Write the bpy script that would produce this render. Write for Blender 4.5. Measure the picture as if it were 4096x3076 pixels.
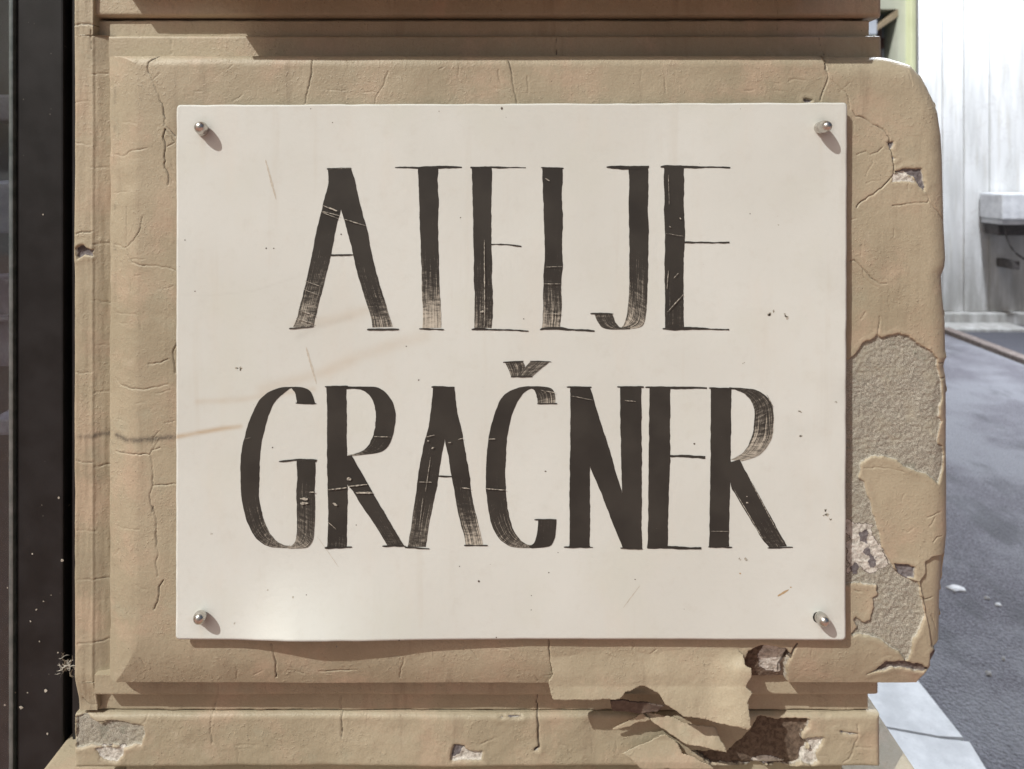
import bpy, math, random
import numpy as np
from mathutils import Vector, Matrix

random.seed(7)
RNG = np.random.default_rng(7)
scene = bpy.context.scene
for o in list(bpy.data.objects):
    bpy.data.objects.remove(o)
COL = scene.collection

# ------------------------------------------------------------------ camera, sky, sun, exposure
F = 2844.0            # focal length in photo pixels (4096 wide)
D = 0.636             # eye to front face of the pier block (Y = 0)
EYE = 1.25            # eye height above the pavement
CX, CY = 2048.0, 664.0   # foot of the optical axis in the photo
SUN = Vector((1.0, 1.0, -1.45)).normalized()

cam_d = bpy.data.cameras.new('camera')
cam = bpy.data.objects.new('camera', cam_d); COL.objects.link(cam)
cam.location = (0, -D, EYE); cam.rotation_euler = (math.pi / 2, 0, 0)
cam_d.sensor_width = 36.0; cam_d.lens = F / 4096 * 36.0
cam_d.shift_y = -(1538.0 - CY) / 4096
cam_d.clip_start = 0.02; cam_d.clip_end = 400
cam_d.dof.use_dof = True; cam_d.dof.focus_distance = D; cam_d.dof.aperture_fstop = 9.0
scene.camera = cam

world = bpy.data.worlds.new('World'); scene.world = world; world.use_nodes = True
wn = world.node_tree.nodes; wl = world.node_tree.links
sky = wn.new('ShaderNodeTexSky'); sky.sky_type = 'NISHITA'; sky.sun_disc = False
az = math.atan2(-SUN.x, -SUN.y)
sky.sun_elevation = math.asin(-SUN.z); sky.sun_rotation = az
sky.air_density = 1.0; sky.dust_density = 6.0; sky.ozone_density = 0.4
wl.new(sky.outputs[0], wn['Background'].inputs[0])
wn['Background'].inputs[1].default_value = 0.062

sun_d = bpy.data.lights.new('sun', 'SUN'); sun_d.energy = 3.7; sun_d.angle = math.radians(0.6)
sun_d.color = (0.985, 1.0, 0.945)
sun = bpy.data.objects.new('sun', sun_d); COL.objects.link(sun)
sun.rotation_euler = SUN.to_track_quat('-Z', 'Y').to_euler()
sun.location = (-3, -4, 5)

scene.view_settings.view_transform = 'Standard'; scene.view_settings.look = 'None'
scene.view_settings.exposure = 0.0; scene.view_settings.gamma = 1.0
scene.render.engine = 'CYCLES'
scene.render.resolution_x = 1024; scene.render.resolution_y = 769

# ------------------------------------------------------------------ helpers
def W(px, py, y=0.0):
    d = (D + y) / F
    return ((px - CX) * d, y, EYE - (py - CY) * d)

def lerp(a, b, t): return a + (b - a) * t
def sstep(a, b, x):
    t = np.clip((x - a) / (b - a), 0, 1); return t * t * (3 - 2 * t)

_TAB = RNG.random((512, 512))
def vnoise(x, y, s, seed=0):
    x = np.asarray(x, float) / s + seed * 37.31; y = np.asarray(y, float) / s + seed * 91.7
    xi = np.floor(x).astype(int); yi = np.floor(y).astype(int)
    fx = x - xi; fy = y - yi
    fx = fx * fx * (3 - 2 * fx); fy = fy * fy * (3 - 2 * fy)
    g = lambda a, b: _TAB[a % 512, b % 512]
    return (lerp(lerp(g(xi, yi), g(xi + 1, yi), fx), lerp(g(xi, yi + 1), g(xi + 1, yi + 1), fx), fy)) * 2 - 1
def fbm(x, y, s, o=4, seed=0, gain=.5):
    r = 0; a = 1
    for k in range(o):
        r = r + a * vnoise(x, y, s / 2 ** k, seed + k * 3); a *= gain
    return r

def pl_dist(px, py, pts, maxd=60):
    """distance of every grid point to a polyline (1000 beyond maxd)"""
    out = np.full(px.shape, 1e3)
    xs = [p[0] for p in pts]; ys = [p[1] for p in pts]
    m = (px > min(xs) - maxd) & (px < max(xs) + maxd) & (py > min(ys) - maxd) & (py < max(ys) + maxd)
    if not m.any(): return out
    ax, ay = px[m], py[m]; o = np.full(ax.shape, 1e3)
    for (x0, y0), (x1, y1) in zip(pts[:-1], pts[1:]):
        dx, dy = x1 - x0, y1 - y0; L = dx * dx + dy * dy + 1e-9
        qx = ax - x0; qy = ay - y0
        t = np.clip((qx * dx + qy * dy) / L, 0, 1)
        o = np.minimum(o, np.hypot(qx - t * dx, qy - t * dy))
    out[m] = o
    return out

def poly_sd(px, py, pts, maxd=60):
    """signed distance, positive inside"""
    pts = list(pts); ins = np.zeros(px.shape, bool)
    xs = [p[0] for p in pts]; ys = [p[1] for p in pts]
    m = (px > min(xs) - maxd) & (px < max(xs) + maxd) & (py > min(ys) - maxd) & (py < max(ys) + maxd)
    if not m.any(): return np.full(px.shape, -1e3)
    qx, qy = px[m], py[m]; c = np.zeros(qx.shape, bool)
    for (x0, y0), (x1, y1) in zip(pts, pts[1:] + pts[:1]):
        if y0 == y1: continue
        k = ((y0 > qy) != (y1 > qy)) & (qx < (x1 - x0) * (qy - y0) / (y1 - y0) + x0)
        c ^= k
    d = pl_dist(qx, qy, pts + pts[:1], 200)
    out = np.full(px.shape, -1e3); out[m] = np.where(c, d, -d)
    return out

def wiggle(pts, amp=6, seg=14, seed=1):
    """resample a polyline into a jagged crack"""
    r = np.random.default_rng(seed); out = [pts[0]]
    for (x0, y0), (x1, y1) in zip(pts[:-1], pts[1:]):
        n = max(1, int(math.hypot(x1 - x0, y1 - y0) / seg))
        for i in range(1, n + 1):
            t = i / n; a = amp if i < n else 0
            out.append((lerp(x0, x1, t) + r.uniform(-a, a), lerp(y0, y1, t) + r.uniform(-a, a)))
    return out

def tag(o, label=None, cat=None, group=None, kind=None):
    if label: o['label'] = label
    if cat: o['category'] = cat
    if group: o['group'] = group
    if kind: o['kind'] = kind
    return o

def empty(name, loc=(0, 0, 0)):
    o = bpy.data.objects.new(name, None); COL.objects.link(o); o.location = loc
    o.empty_display_size = 0.05
    return o

def link(name, me, mat, parent=None):
    o = bpy.data.objects.new(name, me); COL.objects.link(o)
    if mat: me.materials.append(mat)
    if parent:
        o.parent = parent
        p = Vector((0, 0, 0)); q = parent
        while q: p += q.location; q = q.parent
        o.location = -p
    return o

def mesh_np(name, V, Fq, mat, parent=None, attrs=None, smooth=True):
    V = np.asarray(V, np.float32); Fq = np.asarray(Fq, np.int32)
    me = bpy.data.meshes.new(name); k = Fq.shape[1]
    me.vertices.add(len(V)); me.vertices.foreach_set('co', V.ravel())
    me.loops.add(Fq.size); me.loops.foreach_set('vertex_index', Fq.ravel())
    me.polygons.add(len(Fq))
    me.polygons.foreach_set('loop_start', np.arange(0, Fq.size, k, dtype=np.int32))
    me.polygons.foreach_set('use_smooth', np.full(len(Fq), smooth))
    for n, a in (attrs or {}).items():
        at = me.attributes.new(n, 'FLOAT', 'POINT'); at.data.foreach_set('value', np.asarray(a, np.float32).ravel())
    me.update(calc_edges=True); me.validate()
    return link(name, me, mat, parent)

def mesh_py(name, V, Fc, mat, parent=None, smooth=False):
    me = bpy.data.meshes.new(name); me.from_pydata([tuple(v) for v in V], [], Fc); me.update()
    if smooth:
        me.polygons.foreach_set('use_smooth', [True] * len(me.polygons))
    return link(name, me, mat, parent)

def box(name, x0, x1, y0, y1, z0, z1, mat, parent=None, bevel=0.0, jit=0.0):
    import bmesh
    bm = bmesh.new()
    vs = [bm.verts.new((x, y, z)) for z in (z0, z1) for y in (y0, y1) for x in (x0, x1)]
    for f in ((0, 2, 3, 1), (4, 5, 7, 6), (0, 1, 5, 4), (2, 6, 7, 3), (0, 4, 6, 2), (1, 3, 7, 5)):
        bm.faces.new([vs[i] for i in f])
    if jit:
        for v in bm.verts: v.co += Vector((random.uniform(-jit, jit), random.uniform(-jit, jit), random.uniform(-jit, jit)))
    if bevel:
        bmesh.ops.bevel(bm, geom=bm.edges[:], offset=bevel, segments=2, affect='EDGES', profile=.6)
    bmesh.ops.recalc_face_normals(bm, faces=bm.faces[:])
    me = bpy.data.meshes.new(name); bm.to_mesh(me); bm.free()
    return link(name, me, mat, parent)

def tube(name, pts, rad, mat, parent=None, n=8):
    V = []; Fc = []
    for i, p in enumerate(pts):
        p = Vector(p); t = (Vector(pts[min(i + 1, len(pts) - 1)]) - Vector(pts[max(i - 1, 0)])).normalized()
        a = t.orthogonal().normalized(); b = t.cross(a)
        r = rad[i] if isinstance(rad, (list, tuple)) else rad
        for k in range(n):
            w = 2 * math.pi * k / n; V.append(p + r * (math.cos(w) * a + math.sin(w) * b))
    for i in range(len(pts) - 1):
        for k in range(n):
            Fc.append((i * n + k, i * n + (k + 1) % n, (i + 1) * n + (k + 1) % n, (i + 1) * n + k))
    Fc.append(tuple(range(n))[::-1]); Fc.append(tuple((len(pts) - 1) * n + k for k in range(n)))
    return mesh_py(name, V, Fc, mat, parent, True)

def relief(name, xl, xr, yt, yb, step, fn, yref, back, mat, parent, sides=True, cut=None):
    """plaster surface as a fine relief. xl/xr: outline as functions of py; fn -> (depth, attrs)"""
    rows = int((yb - yt) / step) + 1; py1 = np.linspace(yt, yb, rows)
    L = xl(py1); R = xr(py1); cols = int((R.max() - L.min()) / step) + 1
    u = np.linspace(0, 1, cols)
    px = L[:, None] + (R - L)[:, None] * u[None]; py = np.repeat(py1[:, None], cols, 1)
    dep, attrs = fn(px, py)
    d = (D + yref) / F
    V = np.stack([(px - CX) * d, yref + dep, EYE - (py - CY) * d], -1).reshape(-1, 3)
    idx = np.arange(rows * cols).reshape(rows, cols)
    Q = np.stack([idx[1:, :-1], idx[1:, 1:], idx[:-1, 1:], idx[:-1, :-1]], -1).reshape(-1, 4)
    if cut:      # the part of the block that the sheet covers needs no fine grid: a plain inset
        x0, x1, y0, y1 = cut
        cx_ = (px[1:, 1:] > x0) & (px[:-1, :-1] < x1) & (py[1:, 1:] > y0) & (py[:-1, :-1] < y1)
        Q = Q[~cx_.ravel()]
    A = {k: a.ravel() for k, a in attrs.items()}
    if sides:
        loop = np.concatenate([idx[0, :], idx[1:, -1], idx[-1, -2::-1], idx[-2:0:-1, 0]])
        n = len(loop); base = len(V)
        P = V[loop]; B = P.copy(); B[:, 1] = back
        V = np.concatenate([V, P, B])
        i = np.arange(n); j = (i + 1) % n
        S = np.stack([base + i, base + j, base + n + j, base + n + i], -1)
        Q = np.concatenate([Q, S])
        for k in A:
            A[k] = np.concatenate([A[k], A[k][loop], A[k][loop] * 0 + A[k][loop]])
    if cut:
        b = len(V); c = [W(x, y, .003) for x, y in ((x0 - 14, y1 + 14), (x1 + 14, y1 + 14), (x1 + 14, y0 - 14), (x0 - 14, y0 - 14))]
        V = np.concatenate([V, np.array(c)]); Q = np.concatenate([Q, [[b, b + 1, b + 2, b + 3]]])
        for k in A: A[k] = np.concatenate([A[k], np.zeros(4)])
    used = np.unique(Q); rm = np.full(len(V), -1); rm[used] = np.arange(len(used))
    V = V[used]; Q = rm[Q]; A = {k: a[used] for k, a in A.items()}
    return mesh_np(name, V, Q, mat, parent, A)

# ------------------------------------------------------------------ materials
def new_mat(name):
    m = bpy.data.materials.new(name); m.use_nodes = True
    return m, m.node_tree.nodes, m.node_tree.links, m.node_tree.nodes['Principled BSDF']

def lin(r, g, b):
    f = lambda c: ((c / 255 + .055) / 1.055) ** 2.4 if c > 10 else c / 255 / 12.92
    return (f(r), f(g), f(b), 1)

class N:
    """small node graph writer"""
    def __init__(s, name):
        s.m, s.n, s.l, s.b = new_mat(name)
    def coord(s):
        t = s.n.new('ShaderNodeNewGeometry'); return t.outputs['Position']
    def map(s, v, scale):
        m = s.n.new('ShaderNodeMapping'); s.l.new(v, m.inputs[0]); m.inputs['Scale'].default_value = scale; return m.outputs[0]
    def noise(s, v, scale, detail=4, rough=.5, dist=0.0, out='Fac'):
        t = s.n.new('ShaderNodeTexNoise'); s.l.new(v, t.inputs['Vector'])
        t.inputs['Scale'].default_value = scale; t.inputs['Detail'].default_value = detail
        t.inputs['Roughness'].default_value = rough; t.inputs['Distortion'].default_value = dist
        return t.outputs[out]
    def vor(s, v, scale, out='Distance'):
        t = s.n.new('ShaderNodeTexVoronoi'); s.l.new(v, t.inputs['Vector']); t.inputs['Scale'].default_value = scale
        return t.outputs[out]
    def ramp(s, v, a, b, c0=0.0, c1=1.0):
        t = s.n.new('ShaderNodeMapRange'); s.l.new(v, t.inputs[0]); t.interpolation_type = 'SMOOTHSTEP'
        for i, x in zip((1, 2, 3, 4), (a, b, c0, c1)): t.inputs[i].default_value = x
        return t.outputs[0]
    def math(s, op, a, b=0.0, clamp=False):
        t = s.n.new('ShaderNodeMath'); t.operation = op; t.use_clamp = clamp
        for i, x in enumerate((a, b)):
            if isinstance(x, (int, float)): t.inputs[i].default_value = x
            else: s.l.new(x, t.inputs[i])
        return t.outputs[0]
    def mix(s, f, a, b, mode='MIX'):
        t = s.n.new('ShaderNodeMix'); t.data_type = 'RGBA'; t.blend_type = mode
        for i, x in ((0, f), (6, a), (7, b)):
            if isinstance(x, (int, float)): t.inputs[i].default_value = x
            elif isinstance(x, tuple): t.inputs[i].default_value = x
            else: s.l.new(x, t.inputs[i])
        return t.outputs[2]
    def attr(s, name):
        t = s.n.new('ShaderNodeAttribute'); t.attribute_name = name; return t.outputs['Fac']
    def bump(s, h, strength, dist):
        t = s.n.new('ShaderNodeBump'); t.inputs['Strength'].default_value = strength; t.inputs['Distance'].default_value = dist
        s.l.new(h, t.inputs['Height']); s.l.new(t.outputs[0], s.b.inputs['Normal'])
    def done(s, col, rough=.7, metal=0.0, spec=.5):
        if isinstance(col, tuple): s.b.inputs['Base Color'].default_value = col
        else: s.l.new(col, s.b.inputs['Base Color'])
        if isinstance(rough, float): s.b.inputs['Roughness'].default_value = rough
        else: s.l.new(rough, s.b.inputs['Roughness'])
        s.b.inputs['Metallic'].default_value = metal
        s.b.inputs['Specular IOR Level'].default_value = spec
        return s.m

def mat_paint():
    g = N('old_cream_brown_paint_on_plaster'); p = g.coord()
    big = g.noise(p, 7, 4, .6); mid = g.noise(p, 60, 4, .6); fine = g.noise(p, 520, 3, .65)
    tan = g.mix(g.ramp(big, .35, .65), (.338, .289, .206, 1), (.408, .349, .254, 1))
    tan = g.mix(g.ramp(g.noise(p, 17, 5, .65), .47, .68, 0, .75), tan, (.445, .34, .25, 1))      # pinkish top coat
    tan = g.mix(g.ramp(g.noise(p, 24, 5, .65), .54, .74, 0, .55), tan, (.36, .335, .25, 1))     # greenish bloom
    tan = g.mix(g.ramp(g.noise(p, 46, 5, .7), .58, .74, 0, .35), tan, (.49, .42, .325, 1))        # chalky spots
    tan = g.mix(g.ramp(fine, .35, .7, 0, .26), tan, (.27, .215, .15, 1))
    run = g.noise(g.map(p, (1, 1, .10)), 48, 4, .65)                                            # rain runs
    tan = g.mix(g.ramp(run, .54, .74, 0, .42), tan, (.225, .175, .125, 1))
    # fine dirt specks
    sp = g.ramp(g.vor(g.map(p, (1, .2, 1)), 130), .03, .09, 1, 0)
    sp = g.math('MULTIPLY', sp, g.ramp(g.noise(p, 40, 2), .53, .62))
    tan = g.mix(g.math('MULTIPLY', sp, .85), tan, (.08, .055, .04, 1))
    # bare plaster: sandy grey
    sand = g.noise(p, 1100, 2, .8); sand2 = g.noise(p, 230, 4, .7); sand3 = g.noise(p, 34, 4, .6)
    gry = g.mix(g.ramp(sand, .36, .64), (.20, .182, .15, 1), (.47, .435, .37, 1))
    gry = g.mix(g.ramp(sand2, .4, .68, 0, .45), gry, (.27, .25, .205, 1))
    gry = g.mix(g.ramp(sand3, .45, .7, 0, .55), gry, (.36, .325, .25, 1))
    gry = g.mix(g.ramp(g.noise(p, 55, 4, .7), .56, .7, 0, .5), gry, (.19, .195, .155, 1))
    wht = g.mix(g.ramp(sand2, .35, .6), (.36, .33, .29, 1), (.62, .58, .53, 1))
    vio = g.mix(g.ramp(sand2, .35, .65), (.12, .105, .11, 1), (.20, .18, .185, 1))
    tone = g.attr('tone')
    bro = g.mix(g.ramp(sand2, .35, .65), (.085, .058, .042, 1), (.17, .122, .09, 1))  # muddy brown of torn recesses, with the flake's shade mixed into the colour
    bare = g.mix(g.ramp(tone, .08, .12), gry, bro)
    bare = g.mix(g.ramp(tone, .25, .45), bare, vio)
    bare = g.mix(g.ramp(tone, .62, .8), bare, wht)
    ba = g.attr('bare')
    bn = g.math('ADD', ba, g.math('MULTIPLY', g.math('SUBTRACT', g.noise(p, 260, 4, .7), .5), .75))
    bm = g.ramp(bn, .47, .53)
    # a rim of older pale coats shows along the broken paint edge
    rim = g.math('MULTIPLY', g.ramp(bn, .62, .74, 1, 0), g.ramp(g.noise(p, 75, 3, .6), .42, .56))
    bare = g.mix(g.math('MULTIPLY', rim, .85), bare, (.50, .465, .40, 1))
    col = g.mix(bm, tan, bare)
    sn = g.math('MULTIPLY', g.attr('stain'), g.ramp(g.noise(p, 130, 4, .7), .3, .6, .35, 1))
    col = g.mix(g.math('MULTIPLY', sn, .8), col, (.075, .065, .055, 1))
    ck = g.ramp(g.math('ADD', g.attr('crack'), g.math('MULTIPLY', g.math('SUBTRACT', mid, .5), .6)), .32, .72)
    col = g.mix(g.math('MULTIPLY', ck, .8), col, (.055, .04, .032, 1))
    # relief: brushed, lumpy paint against gritty plaster
    wr = g.noise(g.map(p, (1, 1, .33)), 300, 4, .6)
    lm = g.noise(p, 130, 5, .62)
    bl = g.math('MULTIPLY', g.ramp(g.noise(p, 330, 3, .6), .5, .85), g.ramp(g.noise(p, 26, 3), .40, .62, .1, 1))
    hp = g.math('ADD', g.math('MULTIPLY', wr, .22), g.math('MULTIPLY', bl, .55))
    hp = g.math('ADD', hp, g.math('MULTIPLY', lm, .55))
    hp = g.math('ADD', hp, g.math('MULTIPLY', fine, .16))
    hb = g.math('ADD', g.math('MULTIPLY', sand, .6), g.math('MULTIPLY', sand2, .9))
    h = g.math('ADD', g.math('MULTIPLY', hp, g.math('SUBTRACT', 1.0, bm)), g.math('MULTIPLY', hb, bm))
    g.bump(h, .65, .0014)
    rough = g.math('ADD', .50, g.math('MULTIPLY', bm, .42))
    return g.done(col, rough, spec=.35)

def mat_simple(name, c0, c1, scale, rough=.7, bump=0.0, bscale=None, spec=.4, metal=0.0, mapping=(1, 1, 1)):
    g = N(name); p = g.map(g.coord(), mapping)
    n = g.noise(p, scale, 5, .6)
    col = g.mix(g.ramp(n, .3, .7), c0, c1)
    if bump: g.bump(g.noise(p, bscale or scale * 3, 4, .65), .6, bump)
    return g.done(col, rough, metal, spec)

def mat_sign():
    g = N('cream_painted_sheet'); p = g.coord()
    base = g.mix(g.ramp(g.noise(p, 5, 3), .35, .65), (.588, .595, .562, 1), (.633, .645, .617, 1))
    base = g.mix(g.ramp(g.noise(g.map(p, (1, 1, .3)), 26, 4, .6), .5, .8, 0, .35), base, (.62, .588, .53, 1))
    base = g.mix(g.ramp(g.noise(p, 14, 4), .5, .75, 0, .3), base, (.57, .58, .51, 1))
    sp = g.ramp(g.vor(g.map(p, (1, .2, 1)), 62), .012, .03, 1, 0)
    sp = g.math('MULTIPLY', sp, g.ramp(g.noise(p, 30, 2), .56, .6))
    base = g.mix(g.math('MULTIPLY', sp, .8), base, (.10, .08, .06, 1))
    st = g.math('MULTIPLY', g.attr('rust'), g.ramp(g.noise(g.map(p, (.4, 1, 1)), 60, 4, .65), .25, .7, .45, 1))
    base = g.mix(st, base, (.40, .25, .10, 1))
    gm = g.math('MULTIPLY', g.attr('grime'), g.ramp(g.noise(p, 45, 4, .7), .3, .7, .4, 1))
    base = g.mix(gm, base, (.24, .21, .17, 1))
    mo = g.noise(p, 75, 5, .7)
    base = g.mix(g.ramp(mo, .5, .78, 0, .16), base, (.47, .44, .38, 1))                       # handling dirt
    run = g.noise(g.map(p, (1, 1, .07)), 40, 4, .65)
    base = g.mix(g.ramp(run, .58, .76, 0, .14), base, (.45, .39, .30, 1))
    g.bump(g.math('ADD', g.noise(p, 260, 3, .5), g.noise(p, 26, 2)), .16, .0008)
    return g.done(base, .6, spec=.3)

def mat_ink():
    g = N('black_brush_paint')
    uv = g.n.new('ShaderNodeUVMap'); uv.uv_map = 'UVMap'
    v = g.map(uv.outputs[0], (1, 1, 1))
    s1 = g.noise(g.map(v, (32, .32, 1)), 1, 4, .75)          # bristle streaks run along the stroke
    s2 = g.noise(g.map(v, (2.0, 7, 1)), 1, 4, .7)
    s = g.math('ADD', g.math('MULTIPLY', s1, .72), g.math('MULTIPLY', s2, .28))
    dry = g.attr('dry')
    th = g.math('SUBTRACT', .735, g.math('MULTIPLY', dry, .37))
    k = g.ramp(g.math('SUBTRACT', s, th), -.03, .12)
    k = g.math('MULTIPLY', k, .92)
    p = g.coord()
    ink = g.mix(g.ramp(g.noise(p, 30, 3), .3, .7), (.030, .027, .024, 1), (.043, .039, .034, 1))
    # tiny rubbed-off specks
    sp = g.ramp(g.vor(g.map(p, (1, .2, 1)), 110), .03, .06, 1, 0)
    sp = g.math('MULTIPLY', sp, g.ramp(g.noise(p, 25, 2), .58, .64))
    k = g.math('MAXIMUM', k, g.math('MULTIPLY', sp, .5))
    col = g.mix(k, ink, (.57, .52, .44, 1))
    return g.done(col, .55, spec=.3)

M = {}
M['paint'] = mat_paint()
M['sign'] = mat_sign()
M['ink'] = mat_ink()
M['brown'] = mat_simple('brown_back_of_paint', (.085, .06, .05, 1), (.16, .12, .095, 1), 160, .8, .001, 400)
M['steel'] = mat_simple('dull_steel', (.50, .48, .45, 1), (.66, .63, .59, 1), 300, .27, .0003, 900, .5, 1.0)
M['hole'] = mat_simple('dark_hole', (.01, .009, .008, 1), (.02, .018, .016, 1), 100, .9)
M['speck'] = mat_simple('dark_specks', (.05, .035, .03, 1), (.12, .09, .07, 1), 200, .8)
M['smudge'] = mat_simple('grey_smudges', (.24, .22, .18, 1), (.52, .48, .41, 1), 900, .8, 0, None, .2)
M['faint'] = mat_simple('faint_smear', (.46, .42, .36, 1), (.57, .53, .46, 1), 500, .7, 0, None, .2)
M['scratch'] = mat_simple('rubbed_cream', (.07, .062, .052, 1), (.56, .52, .45, 1), 420, .7)

# ------------------------------------------------------------------ the pier
def C(ox, oy, k=1400 / 2212.0):
    return lambda *pts: [(ox + x * k, oy + y * k) for x, y in pts]
c1 = C(0, 0); c2 = C(1300, 0); c3 = C(2696, 0); c4 = C(0, 1000); c5 = C(2696, 1000)
c6 = C(0, 2026); c7 = C(1300, 2026); c8 = C(2696, 2026)
full = lambda *pts: [(x * 4096 / 2212., y * 4096 / 2212.) for x, y in pts]

# cracks: (points, strength, half width)
CR = [
 (c1((990,345),(935,395),(930,430),(960,500),(990,580),(1030,680),(1045,790),(1090,840),(1110,860)), 1.0, 5),
 (c1((1045,815),(1030,870),(1045,920),(1040,1060),(1065,1110),(1060,1170)), 1.0, 5),
 (c1((1045,815),(1085,860),(1105,900),(1060,925)), .7, 4),
 (c1((1972,380),(1970,460),(1955,540),(1935,600),(1930,655)), 1.0, 4),
 (c1((690,975),(760,985),(830,950),(930,935)), .6, 4), (c1((785,1310),(790,1560)), .5, 3),
 (c1((690,1550),(780,1570),(840,1520),(880,1460),(900,1370)), .7, 4), (c1((690,1220),(780,1215)), .5, 3),
 (c1((1080,225),(1085,340)), .6, 4), (c1((1470,640),(1530,600)), .4, 3),
 (c2((1160,385),(1175,440),(1190,540),(1205,600),(1215,655)), 1.1, 5), (c2((400,450),(370,540),(320,620),(318,655)), .55, 3),
 (c2((20,570),(130,572)), .4, 3), (c2((250,582),(320,582)), .4, 3),
 (c3((915,240),(930,300),(955,360),(965,420),(975,490),(945,570),(925,635)), 1.1, 4),
 (c3((985,500),(1040,545),(1085,580),(1105,620),(1112,690)), .8, 3.5),
 (c3((1130,700),(1150,735),(1200,745),(1260,790),(1320,815),(1360,870),(1365,940),(1385,1000),(1390,1070),(1385,1110),(1330,1170),(1260,1230),(1190,1270),(1155,1310)), 1.1, 4.5),
 (c3((1155,980),(1215,955),(1235,980),(1290,960),(1320,930)), .6, 3.5),
 (c3((1585,1205),(1612,1260),(1600,1280),(1500,1285),(1380,1300)), .8, 3.5), (c3((1612,1270),(1650,1320),(1690,1360),(1740,1415)), .7, 3.5),
 (c3((725,515),(765,500),(830,508)), .5, 3), (c3((630,572),(690,578)), .4, 3),
 (c3((1115,1390),(1150,1380)), .6, 3), (c3((1390,1450),(1388,1500)), .4, 3),
 (c5((1115,70),(1140,65),(1200,125),(1250,180),(1300,215),(1345,212)), .9, 4), (c5((1195,125),(1200,170),(1240,210),(1290,235)), .5, 3),
 (c5((1300,420),(1295,480),(1285,540)), 1.0, 4),
 (c5((1120,720),(1230,712),(1330,732),(1450,718),(1560,712),(1650,715),(1735,720)), .9, 4),
 (c5((1690,815),(1740,818)), .9, 4), (c5((1120,1000),(1180,975),(1270,962)), .5, 4),
 (c5((1200,1380),(1300,1375),(1400,1390),(1450,1400)), .5, 3), (c5((1440,1590),(1455,1545)), .4, 3),
 (c4((790,0),(830,80),(900,100),(1000,100),(1110,130)), .7, 4), (c4((700,410),(860,410)), .4, 3),
 (c4((700,820),(740,860),(830,880),(930,878),(1060,850)), .7, 5), (c4((940,720),(1010,715),(1060,690)), .7, 4),
 (c4((705,1295),(860,1290),(945,1295),(960,1340),(965,1430),(968,1490),(1110,1480)), .9, 4), (c4((945,1295),(960,1265),(1010,1250)), .8, 4),
 (c4((965,1490),(945,1560),(960,1659)), .8, 4), (c4((710,1085),(760,1090)), .4, 3), (c4((1040,1095),(1100,1080)), .6, 4),
 (c4((1115,590),(1090,650),(1105,780)), 1.1, 5), (c4((965,1225),(970,1190),(1000,1150)), .5, 3),
 (c6((965,0),(990,100),(985,200),(1000,300),(985,360),(998,440)), 1.0, 5), (c6((1035,465),(1005,510),(1000,580),(975,650)), 1.0, 5),
 (c6((720,148),(880,148)), .4, 3), (c6((1715,865),(1730,950),(1740,1000),(1730,1110)), 1.0, 5),
 (c6((1810,1050),(1870,1065),(1910,1080)), .6, 3), (c6((2010,1060),(2100,1055),(2212,1050)), .9, 4),
 (c7((0,1058),(90,1052),(190,1052)), .9, 4), (c7((495,965),(490,1010),(475,1040),(468,1110)), .8, 4),
 (c7((1415,840),(1415,900),(1430,1000),(1440,1060)), 1.2, 5), (c7((1950,845),(1950,1030)), .6, 4),
 (c8((190,985),(230,975)), .5, 3), (c8((1145,530),(1185,540)), .8, 4),
 (c8((780,870),(745,940),(715,1000),(690,1060),(695,1110)), 1.3, 9),
 (c8((1600,70),(1660,45),(1690,40)), .7, 4), (c8((1640,225),(1665,195),(1700,195)), .8, 4), (c8((1450,150),(1480,165),(1510,140)), .5, 3), (c8((1615,125),(1640,90),(1650,70)), .6, 3),
 (c8((1565,570),(1600,600),(1650,590)), .8, 4), (c8((1640,705),(1670,760),(1690,830)), .8, 4), (c8((1690,830),(1680,890)), .6, 4),
 (c8((870,910),(870,950)), .5, 3), (c8((140,880),(135,905)), .6, 4),
 (c8((1290,560),(1300,470),(1310,420),(1290,390)), .9, 4),
]
_hr = random.Random(21)
for _ in range(60):      # short hairline cracks in the paint film
    zone = _hr.choice(((450, 690, 260, 2650), (450, 690, 260, 2650), (720, 3300, 255, 405), (3400, 3700, 260, 1250), (720, 2650, 2590, 2720)))
    x, y = _hr.uniform(zone[0], zone[1]), _hr.uniform(zone[2], zone[3]); t = _hr.choice((0, 0, 1.5, 1.2, 2.4)) + _hr.gauss(0, .25); l = _hr.uniform(18, 75)
    CR.append(([(x, y), (x + math.cos(t) * l * .5 + _hr.uniform(-5, 5), y + math.sin(t) * l * .5 + _hr.uniform(-5, 5)), (x + math.cos(t) * l, y + math.sin(t) * l)], _hr.uniform(.28, .5), 3))
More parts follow.
